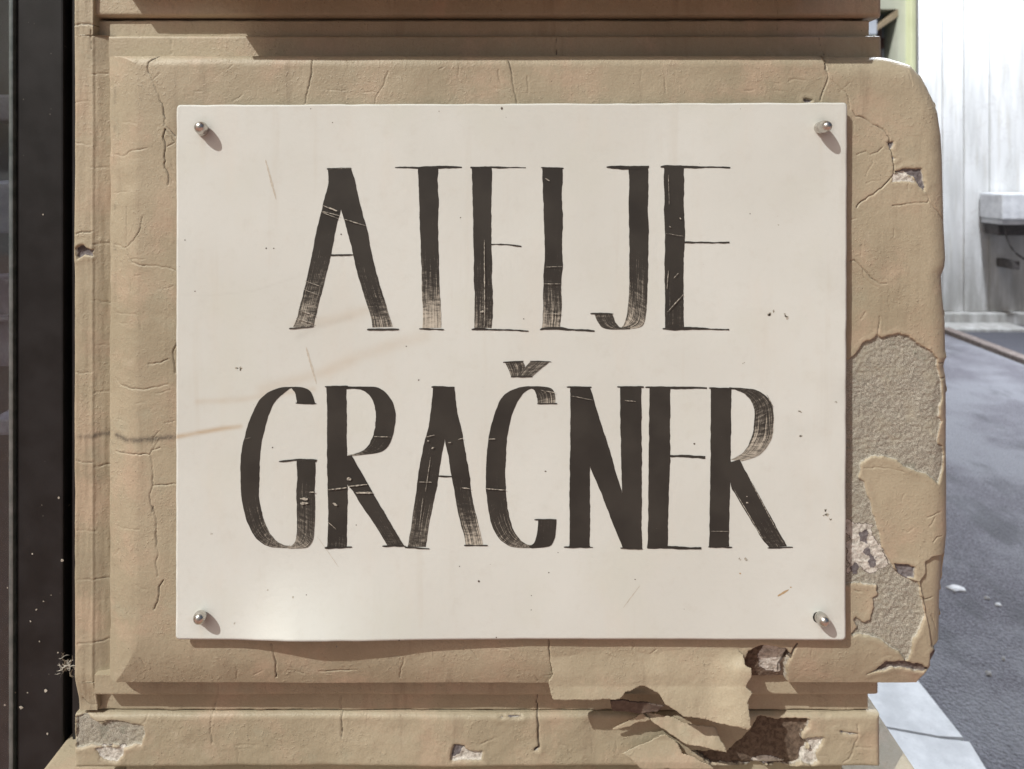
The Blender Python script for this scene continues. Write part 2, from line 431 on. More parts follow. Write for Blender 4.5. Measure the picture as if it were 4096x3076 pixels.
PATCH = [  # (polygon, tone 0 sand / .5 violet under-paint / 1 pale, depth mm)
 (c5((1060,700),(1105,690),(1150,650),(1200,590),(1250,570),(1285,540),(1310,560),(1370,545),(1430,530),(1480,545),(1540,590),(1600,625),(1640,660),(1670,690),(1672,760),(1690,800),(1695,850),(1710,900),(1705,950),(1690,1000),(1685,1060),(1700,1095),(1690,1150),(1670,1190),(1672,1230),(1700,1250),(1720,1310),(1715,1380),(1690,1440),(1675,1490),(1640,1450),(1590,1420),(1530,1400),(1470,1370),(1400,1325),(1330,1305),(1250,1310),(1190,1340),(1180,1380),(1170,1440),(1210,1475),(1225,1540),(1245,1600),(1255,1660))
  + c8((1270,80),(1300,180),(1320,260),(1340,310),(1370,345),(1390,390),(1430,425),(1480,455),(1540,470),(1560,510),(1555,560),(1580,620),(1590,700),(1560,770),(1520,830),(1500,900),(1490,970),(1470,985),(1430,920),(1360,890),(1320,850),(1250,830),(1180,815),(1130,825),(1120,800),(1160,760),(1140,720),(1150,700),(1200,730),(1240,710),(1265,640),(1260,580),(1290,555),(1280,500),(1230,490),(1060,490)), 0, 2.0),
 (c3((1390,1085),(1490,1068),(1565,1065),(1570,1110),(1585,1160),(1580,1205),(1550,1180),(1510,1120),(1450,1092)), .5, 1.8),
 (c3((1375,1150),(1388,1100),(1450,1094),(1510,1122),(1535,1160),(1450,1150)), .95, 1.0),
 (c3((1350,900),(1385,895),(1380,930),(1365,945)), .5, 1.4), (c3((1375,985),(1400,1000),(1385,1012)), .5, 1.4),
 (c3((825,630),(875,632),(870,645),(835,643)), .5, 1.5),
 (c8((1385,355),(1450,370),(1520,390),(1530,440),(1530,465),(1480,450),(1420,420)), .5, 2.6),
 (c8((1240,1085),(1290,1050),(1350,990),(1430,985),(1500,995),(1570,1010),(1620,1040),(1650,1060),(1590,1070),(1500,1040),(1400,1035),(1320,1060)), .35, 2.2),
 (c8((1630,940),(1700,900),(1740,900),(1740,1060),(1650,1060)), .35, 2.6),
 (c8((440,985),(470,920),(560,880),(640,885),(700,905),(745,950),(720,1020),(740,1180),(640,1220),(470,1220),(420,1160),(430,1050)), .15, 9.0),  # torn recess: brown tone paints in the shade of the flake
 (c8((570,985),(605,920),(680,920),(720,950),(690,1050),(700,1110),(620,1110),(575,1070)), .95, 1.5),
]
PALE = c8((1100,100),(1180,90),(1260,150),(1330,330),(1340,380),(1250,420),(1150,400),(1100,420))   # lime-wash remains in the big patch
VIOL = [c8((1170,170),(1210,160),(1240,200),(1230,250),(1190,220)), c8((1180,290),(1240,260),(1280,330),(1260,380),(1220,320)), c8((1120,385),(1180,370),(1210,410),(1140,430))]

BL_X = [(218,3520),(222,3556),(250,3648),(296,3689),(333,3713),(389,3739),(444,3759),(537,3774),(630,3779),(889,3785),(1037,3792),(1075,3788),(1111,3774),(1185,3778),(1296,3790),(1407,3793),(1440,3800),(1459,3790),(1480,3786),(1520,3795),(1700,3797),(1950,3797),(2050,3796),(2150,3797),(2280,3783),(2420,3776),(2590,3773),(2648,3755),(2703,3725),(2730,3705),(2757,3680)]
BL_X = [(y, CX + (x - CX) * 1.0125) for y, x in BL_X]
_by = np.array([p[0] for p in BL_X]); _bx = np.array([p[1] for p in BL_X]) 

def relief_common(px, py, patches, cracks, lump=.00035, seed=0):
    wob = 4.2 * fbm(px, py, 40, 5, 11 + seed, .6)
    bare = np.zeros(px.shape); tone = np.zeros(px.shape); dep = np.zeros(px.shape); crack = np.zeros(px.shape); lift = np.zeros(px.shape)
    for i, (poly, t, dmm) in enumerate(patches):
        sd = poly_sd(px, py, poly) + wob
        m = sstep(-2.5, 2.5, sd)
        bare = np.maximum(bare, np.clip(sd / 10 + .5, 0, 1)); tone = np.where(sd > -4, t, tone)
        dep = np.maximum(dep, m * dmm * .001)
        lift = np.maximum(lift, np.exp(-((sd + 12) / 11) ** 2) * min(1, dmm / 1.5) * (sd < 0))
    for i, (pts, st, w) in enumerate(cracks):
        d_all = pl_dist(px, py, wiggle(pts, 3.0, 13, i + 5))
        m = d_all < 58
        if not m.any(): continue
        d = d_all[m]; x_, y_ = px[m], py[m]
        brk = .72 + .28 * vnoise(x_, y_, 45, 50 + i)
        w2 = max(2.0, w * .5); g_ = st * brk * np.exp(-(d / w2) ** 2)
        crack[m] = np.maximum(crack[m], g_)
        dep[m] = np.maximum(dep[m], .0015 * g_)
        lift[m] = np.maximum(lift[m], .35 * st * np.exp(-(d / 22) ** 2) * (.5 + .5 * vnoise(x_, y_, 70, 90 + i)) * (d > 3))
    paint = 1 - np.clip(bare, 0, 1)
    dep = dep - paint * (.0005 * lift * (.7 + .5 * vnoise(px, py, 60, 3)))
    dep = dep + paint * (lump * 1.7 * fbm(px, py, 280, 3, 1 + seed) + lump * .38 * fbm(px, py, 60, 4, 7 + seed))
    dep = dep + (1 - paint) * (.00045 * fbm(px, py, 60, 3, 21) + .0004 * vnoise(px, py, 9, 33))
    return dep, bare, tone, np.clip(crack, 0, 1.2)

def block_fn(px, py):
    dep, bare, tone, crack = relief_common(px, py, PATCH, CR)
    # cushion edges
    dl = px - 403 + 3 * fbm(px, py, 90, 3, 4); dt = py - 218 ; db = 2757 - py
    rp = [(x, y) for y, x in BL_X]
    dr = pl_dist(px, py, [(3200, 218)] + rp, 220); dr = np.where(px < 3300, 400, np.minimum(dr, 400))
    q = lambda d, w, a: a * (1 - np.sqrt(np.clip(1 - np.clip((w - d) / w, 0, 1) ** 2, 0, 1)))
    pw = lambda d, w, a, e: a * np.clip((w - d) / w, 0, 1) ** e
    ch = np.maximum(np.maximum(pw(db, 200, .0085, 1.9), pw(dl, 150, .013, 1.5) + q(dl, 14, .003)), np.maximum(q(dt, 50, .009), q(dr, 95, .016)))
    # the flank below the chip on the right sits lower
    low = poly_sd(px, py, c8((1560,480),(1590,420),(1595,350),(1640,322),(1740,318),(1740,1000),(1640,900),(1600,700)), 40)
    ch = ch + .0030 * sstep(-4, 4, low + 3 * vnoise(px, py, 22, 8))
    # pale remains and violet under-paint inside the big patch
    n = fbm(px, py, 26, 3, 40) * 14
    tone = np.where((poly_sd(px, py, PALE) + n > 0) & (bare > .5) & (tone < .05), .9, tone)
    for v in VIOL:
        tone = np.where((poly_sd(px, py, v) + n > 0) & (bare > .5), .5, tone)
    stain = np.exp(-pl_dist(px, py, c4((705,1190),(800,1210),(900,1200),(1000,1190),(1105,1180)), 60) ** 2 / 11 ** 2)
    stain = np.maximum(stain, .35 * np.exp(-pl_dist(px, py, c1((690,400),(690,1600)), 40) ** 2 / 9 ** 2) * (vnoise(px, py, 40, 6) > .2))
    return dep + ch, dict(bare=bare, tone=tone, crack=crack, stain=stain)

pier = empty('pilaster', (0, 0.1, 0))
tag(pier, 'cracked cream brown plaster pier with cushioned block and mouldings behind the sign', 'pilaster')
const = lambda v: (lambda y: np.full(np.shape(y), float(v)))
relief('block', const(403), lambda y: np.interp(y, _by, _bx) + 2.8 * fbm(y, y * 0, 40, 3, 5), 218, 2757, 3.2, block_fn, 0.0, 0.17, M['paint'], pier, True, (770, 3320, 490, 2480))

def band_fn(yt, yb, rt, rb, at, ab, patches=(), cracks=(), extra=None, seed=0, xl=None, xr=None, lump=.0003):
    def fn(px, py):
        dep, bare, tone, crack = relief_common(px, py, patches, cracks, lump, seed)
        q = lambda d, w, a: a * (1 - np.sqrt(np.clip(1 - np.clip((w - d) / w, 0, 1) ** 2, 0, 1)))
        ch = np.maximum(q(py - yt, rt, at), q(yb - py, rb, ab))
        if xl is not None: ch = np.maximum(ch, q(px - xl, 18, .004))
        if xr is not None: ch = np.maximum(ch, q(xr - px, 26, .006))
        stain = np.zeros(px.shape)
        if extra: d2, stain = extra(px, py); ch = ch + d2
        return dep + ch, dict(bare=bare, tone=tone, crack=crack, stain=stain)
    return fn

def flank_fn(px, py):   # the narrow strips left of the block
    cr = [(c1((465,645),(570,640)), .5, 3), (c1((580,470),(670,460)), .6, 3), (c1((470,900),(570,915)), .6, 3), (c1((575,1055),(680,1060)), .5, 3),
          (c1((480,1480),(520,1465),(585,1462)), .9, 4), (c1((590,1545),(690,1540)), .8, 4), (c4((570,315),(690,340)), .6, 3), (c4((475,770),(530,778),(590,770)), .9, 4),
          (c4((600,900),(690,895)), .5, 3), (c4((480,1330),(530,1345),(590,1340)), .9, 4), (c4((600,1370),(695,1365)), .9, 4), (c6((485,465),(600,462),(700,458)), .7, 3),
          (c6((490,870),(600,860),(690,850)), .8, 4), (c6((485,150),(600,158)), .5, 3), (c1((465,155),(560,150),(660,165)), 1.0, 5), (c6((500,1235),(540,1285),(600,1280)), .8, 4),
          (c4((600,605),(690,602)), .4, 3), (c1((575,190),(580,310)), .8, 4)]
    pa = [(c1((475,1560),(530,1545),(570,1580),(585,1610),(540,1610),(490,1640)), .4, 3.0), (c4((480,0),(590,0),(585,40),(520,30)), .4, 2.0)]
    dep, bare, tone, crack = relief_common(px, py, pa, cr, .0003, 60)
    w_ = px - 370 + 2 * vnoise(py, py * 0, 200, 2)
    dep = dep - .0005 * np.exp(-(w_ / 4.0) ** 2) + .0002 * np.exp(-((w_ - 9) / 4.0) ** 2)      # thin arris
    dep = dep + np.clip((px - 372) / 65, 0, 1.0) * .0042 + .00028 * vnoise(px, py / 9, 12, 44)
    dep = dep + .007 * sstep(2690, 2850, py)
    le = px - 290
    dep = dep + .006 * (1 - np.sqrt(np.clip(1 - np.clip((16 - le) / 16, 0, 1) ** 2, 0, 1)))
    st = .8 * np.exp(-pl_dist(px, py, c4((605,1170),(690,1165)), 60) ** 2 / 10 ** 2) + .45 * np.exp(-pl_dist(px, py, c4((490,1180),(590,1182)), 60) ** 2 / 9 ** 2)
    st = st + .12 * (vnoise(px, py, 120, 9) > .3)
    return dep, dict(bare=bare, tone=tone, crack=crack, stain=np.clip(st, 0, 1))
relief('edge_strip', lambda y: 290 + 9 * np.clip((y - 200) / 2400, 0, 1) + 2.5 * vnoise(y, y * 0, 40, 9), lambda y: np.where((y < 141) | (y > 2732), 374.0, 520.0), -260, 2862, 4.0, flank_fn, 0.030, 0.17, M['paint'], pier)

tc = [(c2((705,0),(700,90)), .5, 4), (c3((650,0),(655,95)), .8, 4), (c1((1075,0),(1100,60)), .7, 4)]
tg = [(c3((655,110),(660,230)), .8, 4)]
relief('upper_band', const(362), const(3532), -160, 66, 5.0, band_fn(-160, 66, 10, 14, .003, .005, (), tc, None, 70, 362, 3532), 0.034, 0.17, M['paint'], pier)
relief('upper_groove', const(340), const(3475), 40, 160, 5.0, band_fn(0, 400, 1, 1, 0, 0, (), tg, lambda px, py: (.014 * sstep(84, 72, py + 2 * vnoise(px, py, 50, 3)), np.zeros(px.shape)), 71), 0.040, 0.17, M['paint'], pier)
relief('upper_fillet', const(436), const(3532), 142, 262, 5.0, band_fn(142, 400, 10, 1, .003, 0, (), [(c2((1460,225),(1465,345)), 1.0, 5), (c3((915,235),(930,300),(955,365)), 1.1, 4), (c1((1080,225),(1085,340)), .6, 4)], None, 72, None, 3532), 0.030, 0.17, M['paint'], pier)

def sag(px, py):   # paint skin sagging at the torn section
    return np.zeros(px.shape), np.zeros(px.shape)
fc = [(c6((1378,1120),(1380,1195)), .9, 5)]
relief('lower_fillet', const(378), const(3522), 2700, 2783, 5.0, band_fn(2600, 2783, 1, 10, 0, .003, (), fc, None, 73, None, 3522), 0.026, 0.17, M['paint'], pier)
relief('lower_groove', const(340), const(3470), 2765, 2900, 5.0, band_fn(2500, 3200, 1, 1, 0, 0, (), [(c6((1375,1195),(1350,1300)), .9, 5), (c6((2155,1200),(2155,1300)), .8, 5), (c7((1340,1150),(1342,1300)), 1.3, 5), (c8((1095,1215),(1080,1310)), .6, 4)], lambda px, py: (.016 * sstep(2838, 2850, py + 2 * vnoise(px, py, 50, 4)), np.zeros(px.shape)), 74), 0.042, 0.17, M['paint'], pier)
pp = [(c6((480,1335),(540,1330),(600,1360),(640,1378),(700,1355),(820,1370),(905,1390),(915,1440),(890,1500),(800,1520),(600,1515),(480,1525)), 0, 2.2),
      (c6((590,1525),(700,1515),(775,1525),(780,1580),(740,1610),(680,1605),(640,1590)), .9, 1.4),
      (c7((820,1505),(880,1505),(885,1530),(860,1570),(800,1595),(795,1560)), .5, 1.2), (c7((880,1530),(930,1550),(990,1550),(998,1605),(900,1605),(805,1600),(860,1570)), .95, 1.6),
      (c7((1110,1335),(1170,1322),(1250,1332),(1180,1338)), .5, 1.5), (c7((1320,1525),(1350,1518),(1345,1545),(1322,1545)), .5, 1.8),
      (c8((530,1340),(860,1345),(850,1400),(810,1420),(800,1470),(860,1500),(830,1560),(810,1600),(760,1659),(500,1659),(240,1640),(100,1540),(330,1560),(480,1420)), .15, 5.5),  # chipped recess: mud brown, darkened by painted shade of the hanging flake
      (c8((820,1470),(945,1460),(930,1500),(890,1560),(910,1610),(870,1640),(805,1610),(815,1560),(860,1520)), .9, 2.6),
      (c8((1035,1415),(1100,1425),(1160,1440),(1110,1445),(1060,1430)), .5, 1.6), (c8((510,1625),(620,1605),(700,1640),(560,1650)), .9, 2.0)]
pc = [(c6((1335,1305),(1330,1380),(1340,1500)), .9, 4), (c6((2155,1300),(2160,1470)), .9, 5), (c7((100,1200),(105,1300),(105,1460)), 1.0, 5),
      (c7((1340,1300),(1345,1360),(1348,1440),(1355,1520),(1325,1540)), 1.5, 7), (c6((880,1385),(915,1360),(930,1310)), .9, 4), (c6((545,1320),(600,1362),(700,1355),(880,1380)), .8, 4),
      (c6((1490,1510),(1510,1560),(1500,1610)), .5, 3), (c6((1480,1510),(1640,1512)), .5, 3), (c7((980,1500),(1030,1475),(1090,1460)), .7, 4), (c7((1690,1480),(1690,1570)), .5, 3),
      (c7((1840,1490),(1845,1540)), .5, 3), (c8((1160,1380),(1165,1450),(1135,1530),(1110,1600),(1070,1620)), .8, 4), (c8((1135,1525),(1250,1530)), .8, 4), (c8((910,1570),(980,1580),(990,1610)), .5, 3), (c8((1095,1340),(1100,1380)), .6, 4),
      (c7((1480,1500),(1540,1520),(1545,1570)), .5, 3), (c6((640,1560),(625,1600),(645,1620)), .9, 4)]
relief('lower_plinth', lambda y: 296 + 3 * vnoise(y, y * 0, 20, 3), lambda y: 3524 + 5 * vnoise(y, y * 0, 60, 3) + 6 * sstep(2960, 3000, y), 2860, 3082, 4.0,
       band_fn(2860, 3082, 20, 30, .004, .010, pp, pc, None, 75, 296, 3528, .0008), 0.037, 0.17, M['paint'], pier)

# members above the frame: they cast the stepped shade at the top
def soffit_member(name, shadow_px, shadow_py, yplane, P, right, ztop):
    x, y, z = W(shadow_px, shadow_py, yplane)
    k = (P + yplane) ; x0 = x + SUN.x / SUN.y * -k; z0 = z - SUN.z / SUN.y * k
    o = box(name, x0, right, -P, 0.17, z0, ztop(z0), M['paint'], pier, .0015)
    return z0
zA = soffit_member('cornice_fillet', 633, 139, 0.040, -0.014, 0.262, lambda z: z + .012)
zB = soffit_member('cornice', 1012, 240, 0.001, 0.046, 0.275, lambda z: z + .10)
box('cornice_crown', -0.29, 0.27, -0.052, 0.17, zB + .1005, zB + .14, M['paint'], pier, .004)
box('shaft', -0.375, 0.325, 0.045, 0.17, max(zA, zB) + .02, 2.80, M['paint'], pier, .003)
box('core', -0.372, 0.318, 0.050, 0.17, 0.0, 1.44, M['paint'], pier)
# ledge under the plinth and base
zl = EYE - .60
box('base_ledge', -0.467, 0.402, -0.012, 0.175, zl - .05, zl, M['paint'], pier, .004)
box('base', -0.455, 0.390, 0.0, 0.173, 0.0, zl - .05, M['paint'], pier, .003)
M['light'] = M['paint']

# ---- loose paint skins hanging at the torn lower edge
def skin(name, poly, yfun, thick, mat, parent, step=4):
    """sheet of paint with an outline given at its own depth; yfun(px,py) = Y of the sheet"""
    xs = [p[0] for p in poly]; ys = [p[1] for p in poly]
    gx = np.arange(min(xs) - step, max(xs) + step, step); gy = np.arange(min(ys) - step, max(ys) + step, step)
    px, py = np.meshgrid(gx, gy)
    sd = poly_sd(px, py, poly, 80) + 3.0 * fbm(px, py, 30, 3, 77)
    # pull grid points near the rim onto it so that the edge is clean
    idx = np.arange(px.size).reshape(px.shape)
    keep = sd > -step * .5
    quad = keep[:-1, :-1] & keep[1:, :-1] & keep[:-1, 1:] & keep[1:, 1:]
    gyd, gxd = np.gradient(sd, step)
    g2 = np.maximum(gyd ** 2 + gxd ** 2, .2)
    m = (sd < step * .5) & keep
    px = np.where(m, px - gxd / g2 * sd, px); py = np.where(m, py - gyd / g2 * sd, py)
    Y = yfun(px, py)
    dd = (D + Y) / F
    V = np.stack([(px - CX) * dd, Y, EYE - (py - CY) * dd], -1).reshape(-1, 3)
    Q = np.stack([idx[1:, :-1], idx[1:, 1:], idx[:-1, 1:], idx[:-1, :-1]], -1)[quad]
    used = np.unique(Q); remap = -np.ones(px.size, int); remap[used] = np.arange(len(used))
    Q = remap[Q]; V = V[used]
    z = np.zeros(len(V))
    o = mesh_np(name, V, Q, mat, parent, dict(bare=z, tone=z, crack=z, stain=z))
    s = o.modifiers.new('thickness', 'SOLIDIFY'); s.thickness = thick; s.offset = -1
    return o

def skin_y(px, py):
    hang = np.clip((py - 2745) / 160, 0, 1)
    e = .0019 * sstep(2610, 2715, py) + .0065 * sstep(2820, 2990, px) * sstep(2590, 2690, py)
    return .0009 - e - .006 * hang + .0004 * fbm(px, py, 90, 3, 90)
sheet = c7((1440,1062),(1430,1000),(1420,880),(1750,870),(1950,870),(2212,870)) + c8((60,850),(190,850),(350,870),(440,930),(450,1000),(490,1025),(485,1090),(460,1140),(495,1180),(465,1240),(478,1300),(485,1400),(470,1412),(350,1385),(200,1350),(60,1325)) + c7((2180,1270),(2148,1250),(2110,1180),(2010,1130),(1900,1175),(1870,1220),(1700,1225),(1560,1222),(1440,1225),(1420,1160),(1412,1100))
skin('paint_flake', sheet, skin_y, .0012, M['paint'], pier)
def tongue_y(px, py):
    t = np.clip((py - 2860) / 150, 0, 1); return .026 - .011 * t + .0006 * fbm(px, py, 50, 2, 12)
skin('paint_flake', c7((1995,1300),(2080,1305),(2205,1330)) + c8((60,1365),(170,1380),(268,1400),(290,1470),(318,1500),(335,1555),(260,1540),(160,1518),(70,1500)) + c7((2120,1400),(2040,1340)), tongue_y, .0010, M['paint'], pier)
def curl_y(px, py): return .029 - .006 * np.clip((px - 2440) / 130, 0, 1)
skin('paint_flake', c7((1815,1405),(1870,1375),(1960,1330),(2010,1305),(2060,1350),(1960,1375),(1880,1405),(1830,1415)), curl_y, .0010, M['paint'], pier)
def scrap_y(px, py): return .014 + .004 * np.clip((py - 2800) / 40, 0, 1)
skin('paint_flake', c7((1800,1228),(1880,1222),(1960,1236),(2080,1250),(2148,1262),(2100,1300),(1990,1308),(1900,1300),(1810,1290)), scrap_y, .0012, M['brown'], pier, 3)
def lower_y(px, py): return .031 - .005 * np.clip((py - 2960) / 90, 0, 1)
skin('paint_flake', c7((2150,1440),(2212,1480)) + c8((60,1560),(140,1590),(230,1640),(260,1662),(-200,1662),(-330,1560)), lower_y, .0012, M['paint'], pier)

# ------------------------------------------------------------------ the sign
sign = empty('hand_painted_sign', (0, -0.005, 1.0))
tag(sign, 'cream hand painted sign reading ATELJE GRAČNER in black brush capitals', 'sign')
SX0, SX1 = 705.0, 3387.0
def sign_y(px, py):
    """front of the sheet; it bows off the wall along its lower left edge"""
    t = np.clip((py - 2200) / 360, 0, 1) ** 2
    b = np.exp(-((px - 1210) / np.where(px < 1210, 165.0, 420.0)) ** 2) * .0145 + .0006 * np.sin(px / 500.0)
    return -.0088 - b * t
def SW(px, py, lift=0.0):
    px = np.asarray(px, float); py = np.asarray(py, float)
    Y = sign_y(px, py); d = (D - .0088) / F      # sheet coordinates are laid out at its mean plane
    return np.stack([(px - CX) * d, Y - lift, EYE - (py - CY) * d], -1)

def build_sign():
    nx, ny = 360, 290
    u = np.linspace(0, 1, nx); v = np.linspace(0, 1, ny)
    U, Vv = np.meshgrid(u, v)
    top = lerp(420.0, 411.0, U) + 1.2 * vnoise(U * 3000, U * 0, 60, 3); bot = lerp(2556.0, 2560.0, U) + 1.0 * vnoise(U * 3000, U * 0, 80, 5)
    bx_ = lerp(705.0, 3382.0, U); bot = bot - 29 * np.exp(-((bx_ - 1210) / np.where(bx_ < 1210, 165.0, 420.0)) ** 2)      # unevenly cut lower edge
    lft = lerp(707.0, 704.5, Vv) + 1.0 * vnoise(Vv * 2200, Vv * 0, 60, 7); rgt = lerp(3388.0, 3381.5, Vv) + 1.2 * vnoise(Vv * 2200, Vv * 0, 70, 8)
    px = lerp(lft, rgt, U); py = lerp(top, bot, Vv)
    # rounded corners
    for cx_, cy_, sx, sy in ((707, 420, 1, 1), (3388, 411, -1, 1), (704, 2556, 1, -1), (3381, 2560, -1, -1)):
        r = 16; dx = r - (px - cx_) * sx; dy = r - (py - cy_) * sy
        m = (dx > 0) & (dy > 0); h = np.hypot(dx, dy) + 1e-6; mx = np.maximum(dx, dy)
        k = np.where(m, mx / h, 1.0)
        px = np.where(m, cx_ + sx * (r - dx * k), px); py = np.where(m, cy_ + sy * (r - dy * k), py)
    P = SW(px, py)
    rust = .8 * np.exp(-(pl_dist(px, py, c4((1118,1180),(1250,1155),(1400,1130),(1520,1115)), 80) / 9) ** 2) * np.clip(1.15 - (px - 705) / 420, 0, 1)
    rust += .26 * np.exp(-(pl_dist(px, py, c4((1250,960),(1520,945),(1800,905),(1980,880)), 90) / 12) ** 2)
    rust += .20 * np.exp(-(pl_dist(px, py, [(1050,1560),(1300,1490),(1450,1420),(1700,1340)], 140) / 26) ** 2)
    rust += .17 * np.exp(-(pl_dist(px, py, [(1180,1300),(1330,1280),(1500,1230)], 120) / 22) ** 2)
    grime = .10 * np.exp(-(pl_dist(px, py, c4((1118,280),(1350,285),(1600,260),(1850,180),(1930,150)), 60) / 3.5) ** 2)
    grime += .16 * np.exp(-(pl_dist(px, py, [(1190,1350),(1260,1310),(1400,1270)], 90) / 12) ** 2)
    for bx, by, k in ((800, 507, .5), (3290, 500, .45), (800, 2470, .5), (3285, 2465, .3)):
        rr = np.hypot(px - bx - 8, py - by - 8); grime += k * np.exp(-((rr - 18) / 26) ** 2) * (.7 + .4 * vnoise(px, py, 22, 5))
    for bx, by in ((812, 530), (3285, 520), (806, 2480), (3285, 2480)):      # faint runs under the bolts
        rust += .20 * np.exp(-((px - bx - 3 * vnoise(py, py * 0, 30, 2)) / 9) ** 2) * np.clip((py - by) / 25, 0, 1) * np.exp(-np.clip(py - by, 0, 900) / 70)
    edge = np.minimum(np.minimum(px - lft, rgt - px), np.minimum(py - top, bot - py))
    grime += .25 * np.exp(-(edge / 7) ** 2) * np.clip(.4 + fbm(px, py, 60, 3, 31), 0, 1)
    grime += .15 * np.exp(-((3388 - px) / 260) ** 2) * np.clip(fbm(px, py, 240, 3, 35), 0, 1)
    V = P.reshape(-1, 3); idx = np.arange(nx * ny).reshape(ny, nx)
    Q = np.stack([idx[1:, :-1], idx[1:, 1:], idx[:-1, 1:], idx[:-1, :-1]], -1).reshape(-1, 4)
    o = mesh_np('sheet', V, Q, M['sign'], sign, dict(rust=np.clip(rust, 0, 1), grime=np.clip(grime, 0, 1)))
    s = o.modifiers.new('thickness', 'SOLIDIFY'); s.thickness = .0016; s.offset = -1; s.use_rim = True
    return o
sheet_o = build_sign()

def resample(pts, n):
    p = np.array(pts, float)
    if len(p) > 2:      # Catmull-Rom
        q = np.vstack([2 * p[0] - p[1], p, 2 * p[-1] - p[-2]]); out = []
        for i in range(1, len(q) - 2):
            t = np.linspace(0, 1, 12, endpoint=False)[:, None]
            a, b, c_, d_ = q[i - 1], q[i], q[i + 1], q[i + 2]
            out.append(.5 * (2 * b + (c_ - a) * t + (2 * a - 5 * b + 4 * c_ - d_) * t ** 2 + (3 * b - a - 3 * c_ + d_) * t ** 3))
        p = np.vstack(out + [p[-1:]])
    s = np.r_[0, np.cumsum(np.hypot(*np.diff(p, axis=0).T))]
    t = np.linspace(0, s[-1], n)
    return np.stack([np.interp(t, s, p[:, 0]), np.interp(t, s, p[:, 1])], -1)

class Letter:
    def __init__(s): s.V = []; s.Q = []; s.uv = []; s.dry = []; s.n = 0; s.k = 0
    def ribbon(s, T, L, R, d0=.0, d1=.0, pw=2.0, rough=1.0):
        L = T(*L); R = T(*R)
        ln = max(sum(math.dist(a, b) for a, b in zip(L[:-1], L[1:])), 10)
        n = max(6, int(ln / 7)); m = 7
        a = resample(L, n); b = resample(R, n)
        k = random.random() * 900
        t = np.linspace(0, 1, n)
        dirv = (b - a) / (np.linalg.norm(b - a, axis=1, keepdims=True) + 1e-6)
        a = a + dirv * (rough * 1.6 * fbm(t * ln + k, t * 0, 26, 3, 2))[:, None]
        b = b - dirv * (rough * 1.6 * fbm(t * ln + k, t * 0 + 50, 26, 3, 4))[:, None]
        wd = np.linalg.norm(b - a, axis=1).mean()
        s.k += 1; lift = .00012 + .00007 * s.k
        base = s.n; us = np.linspace(0, 1, m)
        for i in range(n):
            p = a[i] + (b[i] - a[i]) * us[:, None]
            s.V.append(SW(p[:, 0], p[:, 1], lift))
            for u in us:
                s.uv.append((u * wd / 75 + k, t[i] * ln / 75 + k))
                s.dry.append(d0 + (d1 * .95 - d0) * t[i] ** (pw * .72))
        idx = base + np.arange(n * m).reshape(n, m)
        s.Q.append(np.stack([idx[1:, :-1], idx[1:, 1:], idx[:-1, 1:], idx[:-1, :-1]], -1).reshape(-1, 4))
        s.n += n * m
    def bar(s, T, p0, p1, h0, h1=None, dry=.12, bend=0):
        h1 = h0 if h1 is None else h1
        (x0, y0), (x1, y1) = p0, p1; xm, ym = (x0 + x1) / 2, (y0 + y1) / 2 + bend
        s.ribbon(T, [(x0, y0 - h0 * .3), (lerp(x0, x1, .1), lerp(y0, y1, .1) - h0 * .5), (xm, ym - h0 * .5), (lerp(x0, x1, .9), lerp(y0, y1, .9) - h1 * .5), (x1, y1 - h1 * .35)],
                 [(x0, y0 + h0 * .3), (lerp(x0, x1, .1), lerp(y0, y1, .1) + h0 * .5), (xm, ym + h0 * .5), (lerp(x0, x1, .9), lerp(y0, y1, .9) + h1 * .5), (x1, y1 + h1 * .35)], dry, dry + .15, 1.5, .9)
    def build(s, name):
        V = np.concatenate(s.V); Q = np.concatenate(s.Q)
        # make faces look towards the street (-Y)
        o = mesh_np(name, V, Q, M['ink'], sign, dict(dry=np.array(s.dry)))
        uvl = o.data.uv_layers.new(name='UVMap'); uv = np.array(s.uv, np.float32)
        li = np.empty(len(o.data.loops), np.int32); o.data.loops.foreach_get('vertex_index', li)
        uvl.data.foreach_set('uv', uv[li].ravel())
        return o

T1 = C(1100, 600, 1 / 2.076); T2 = C(2000, 600, 1 / 2.076)
TG = C(900, 1400, 1 / 1.954); TC = C(1600, 1400, 1 / 1.954); TR = C(2200, 1400, 1 / 1.954)

a = Letter()   # A
a.ribbon(T1, [(443,160),(440,290),(400,450),(340,700),(290,950),(240,1170),(180,1390),(150,1468)], [(570,155),(562,350),(548,500),(520,600),(490,740),(455,910),(420,1060),(385,1190),(340,1380),(315,1465)], .05, .75, 1.6)
a.ribbon(T1, [(520,155),(530,350),(550,490),(580,600),(620,740),(650,870),(690,1040),(740,1210),(790,1360),(812,1472)], [(634,150),(650,210),(690,370),(730,540),(765,660),(800,840),(840,1010),(880,1160),(920,1280),(976,1466)], .0, .72, 2.2)
a.bar(T1, (372,872), (652,871), 13, 13, .35); a.bar(T1, (432,158), (634,150), 12, 8, .5); a.bar(T1, (765,1491), (1030,1487), 16, 14, .2, 2); a.bar(T1, (118,1482), (322,1462), 14, 12, .5)
a.build('letter')
a = Letter()   # T
a.ribbon(T1, [(1188,150),(1195,350),(1203,600),(1210,800),(1218,1000),(1222,1200),(1228,1380),(1225,1478)], [(1355,150),(1352,250),(1358,450),(1355,700),(1362,950),(1368,1150),(1376,1320),(1380,1475)], .0, .95, 2.0)
a.ribbon(T1, [(997,141),(1090,139),(1180,142),(1250,136),(1400,130),(1552,139)], [(997,150),(1090,152),(1180,156),(1290,157),(1400,151),(1552,150)], .05, .1)
a.bar(T1, (1197,1484), (1405,1492), 11, 12, .35); a.build('letter')
a = Letter()   # E
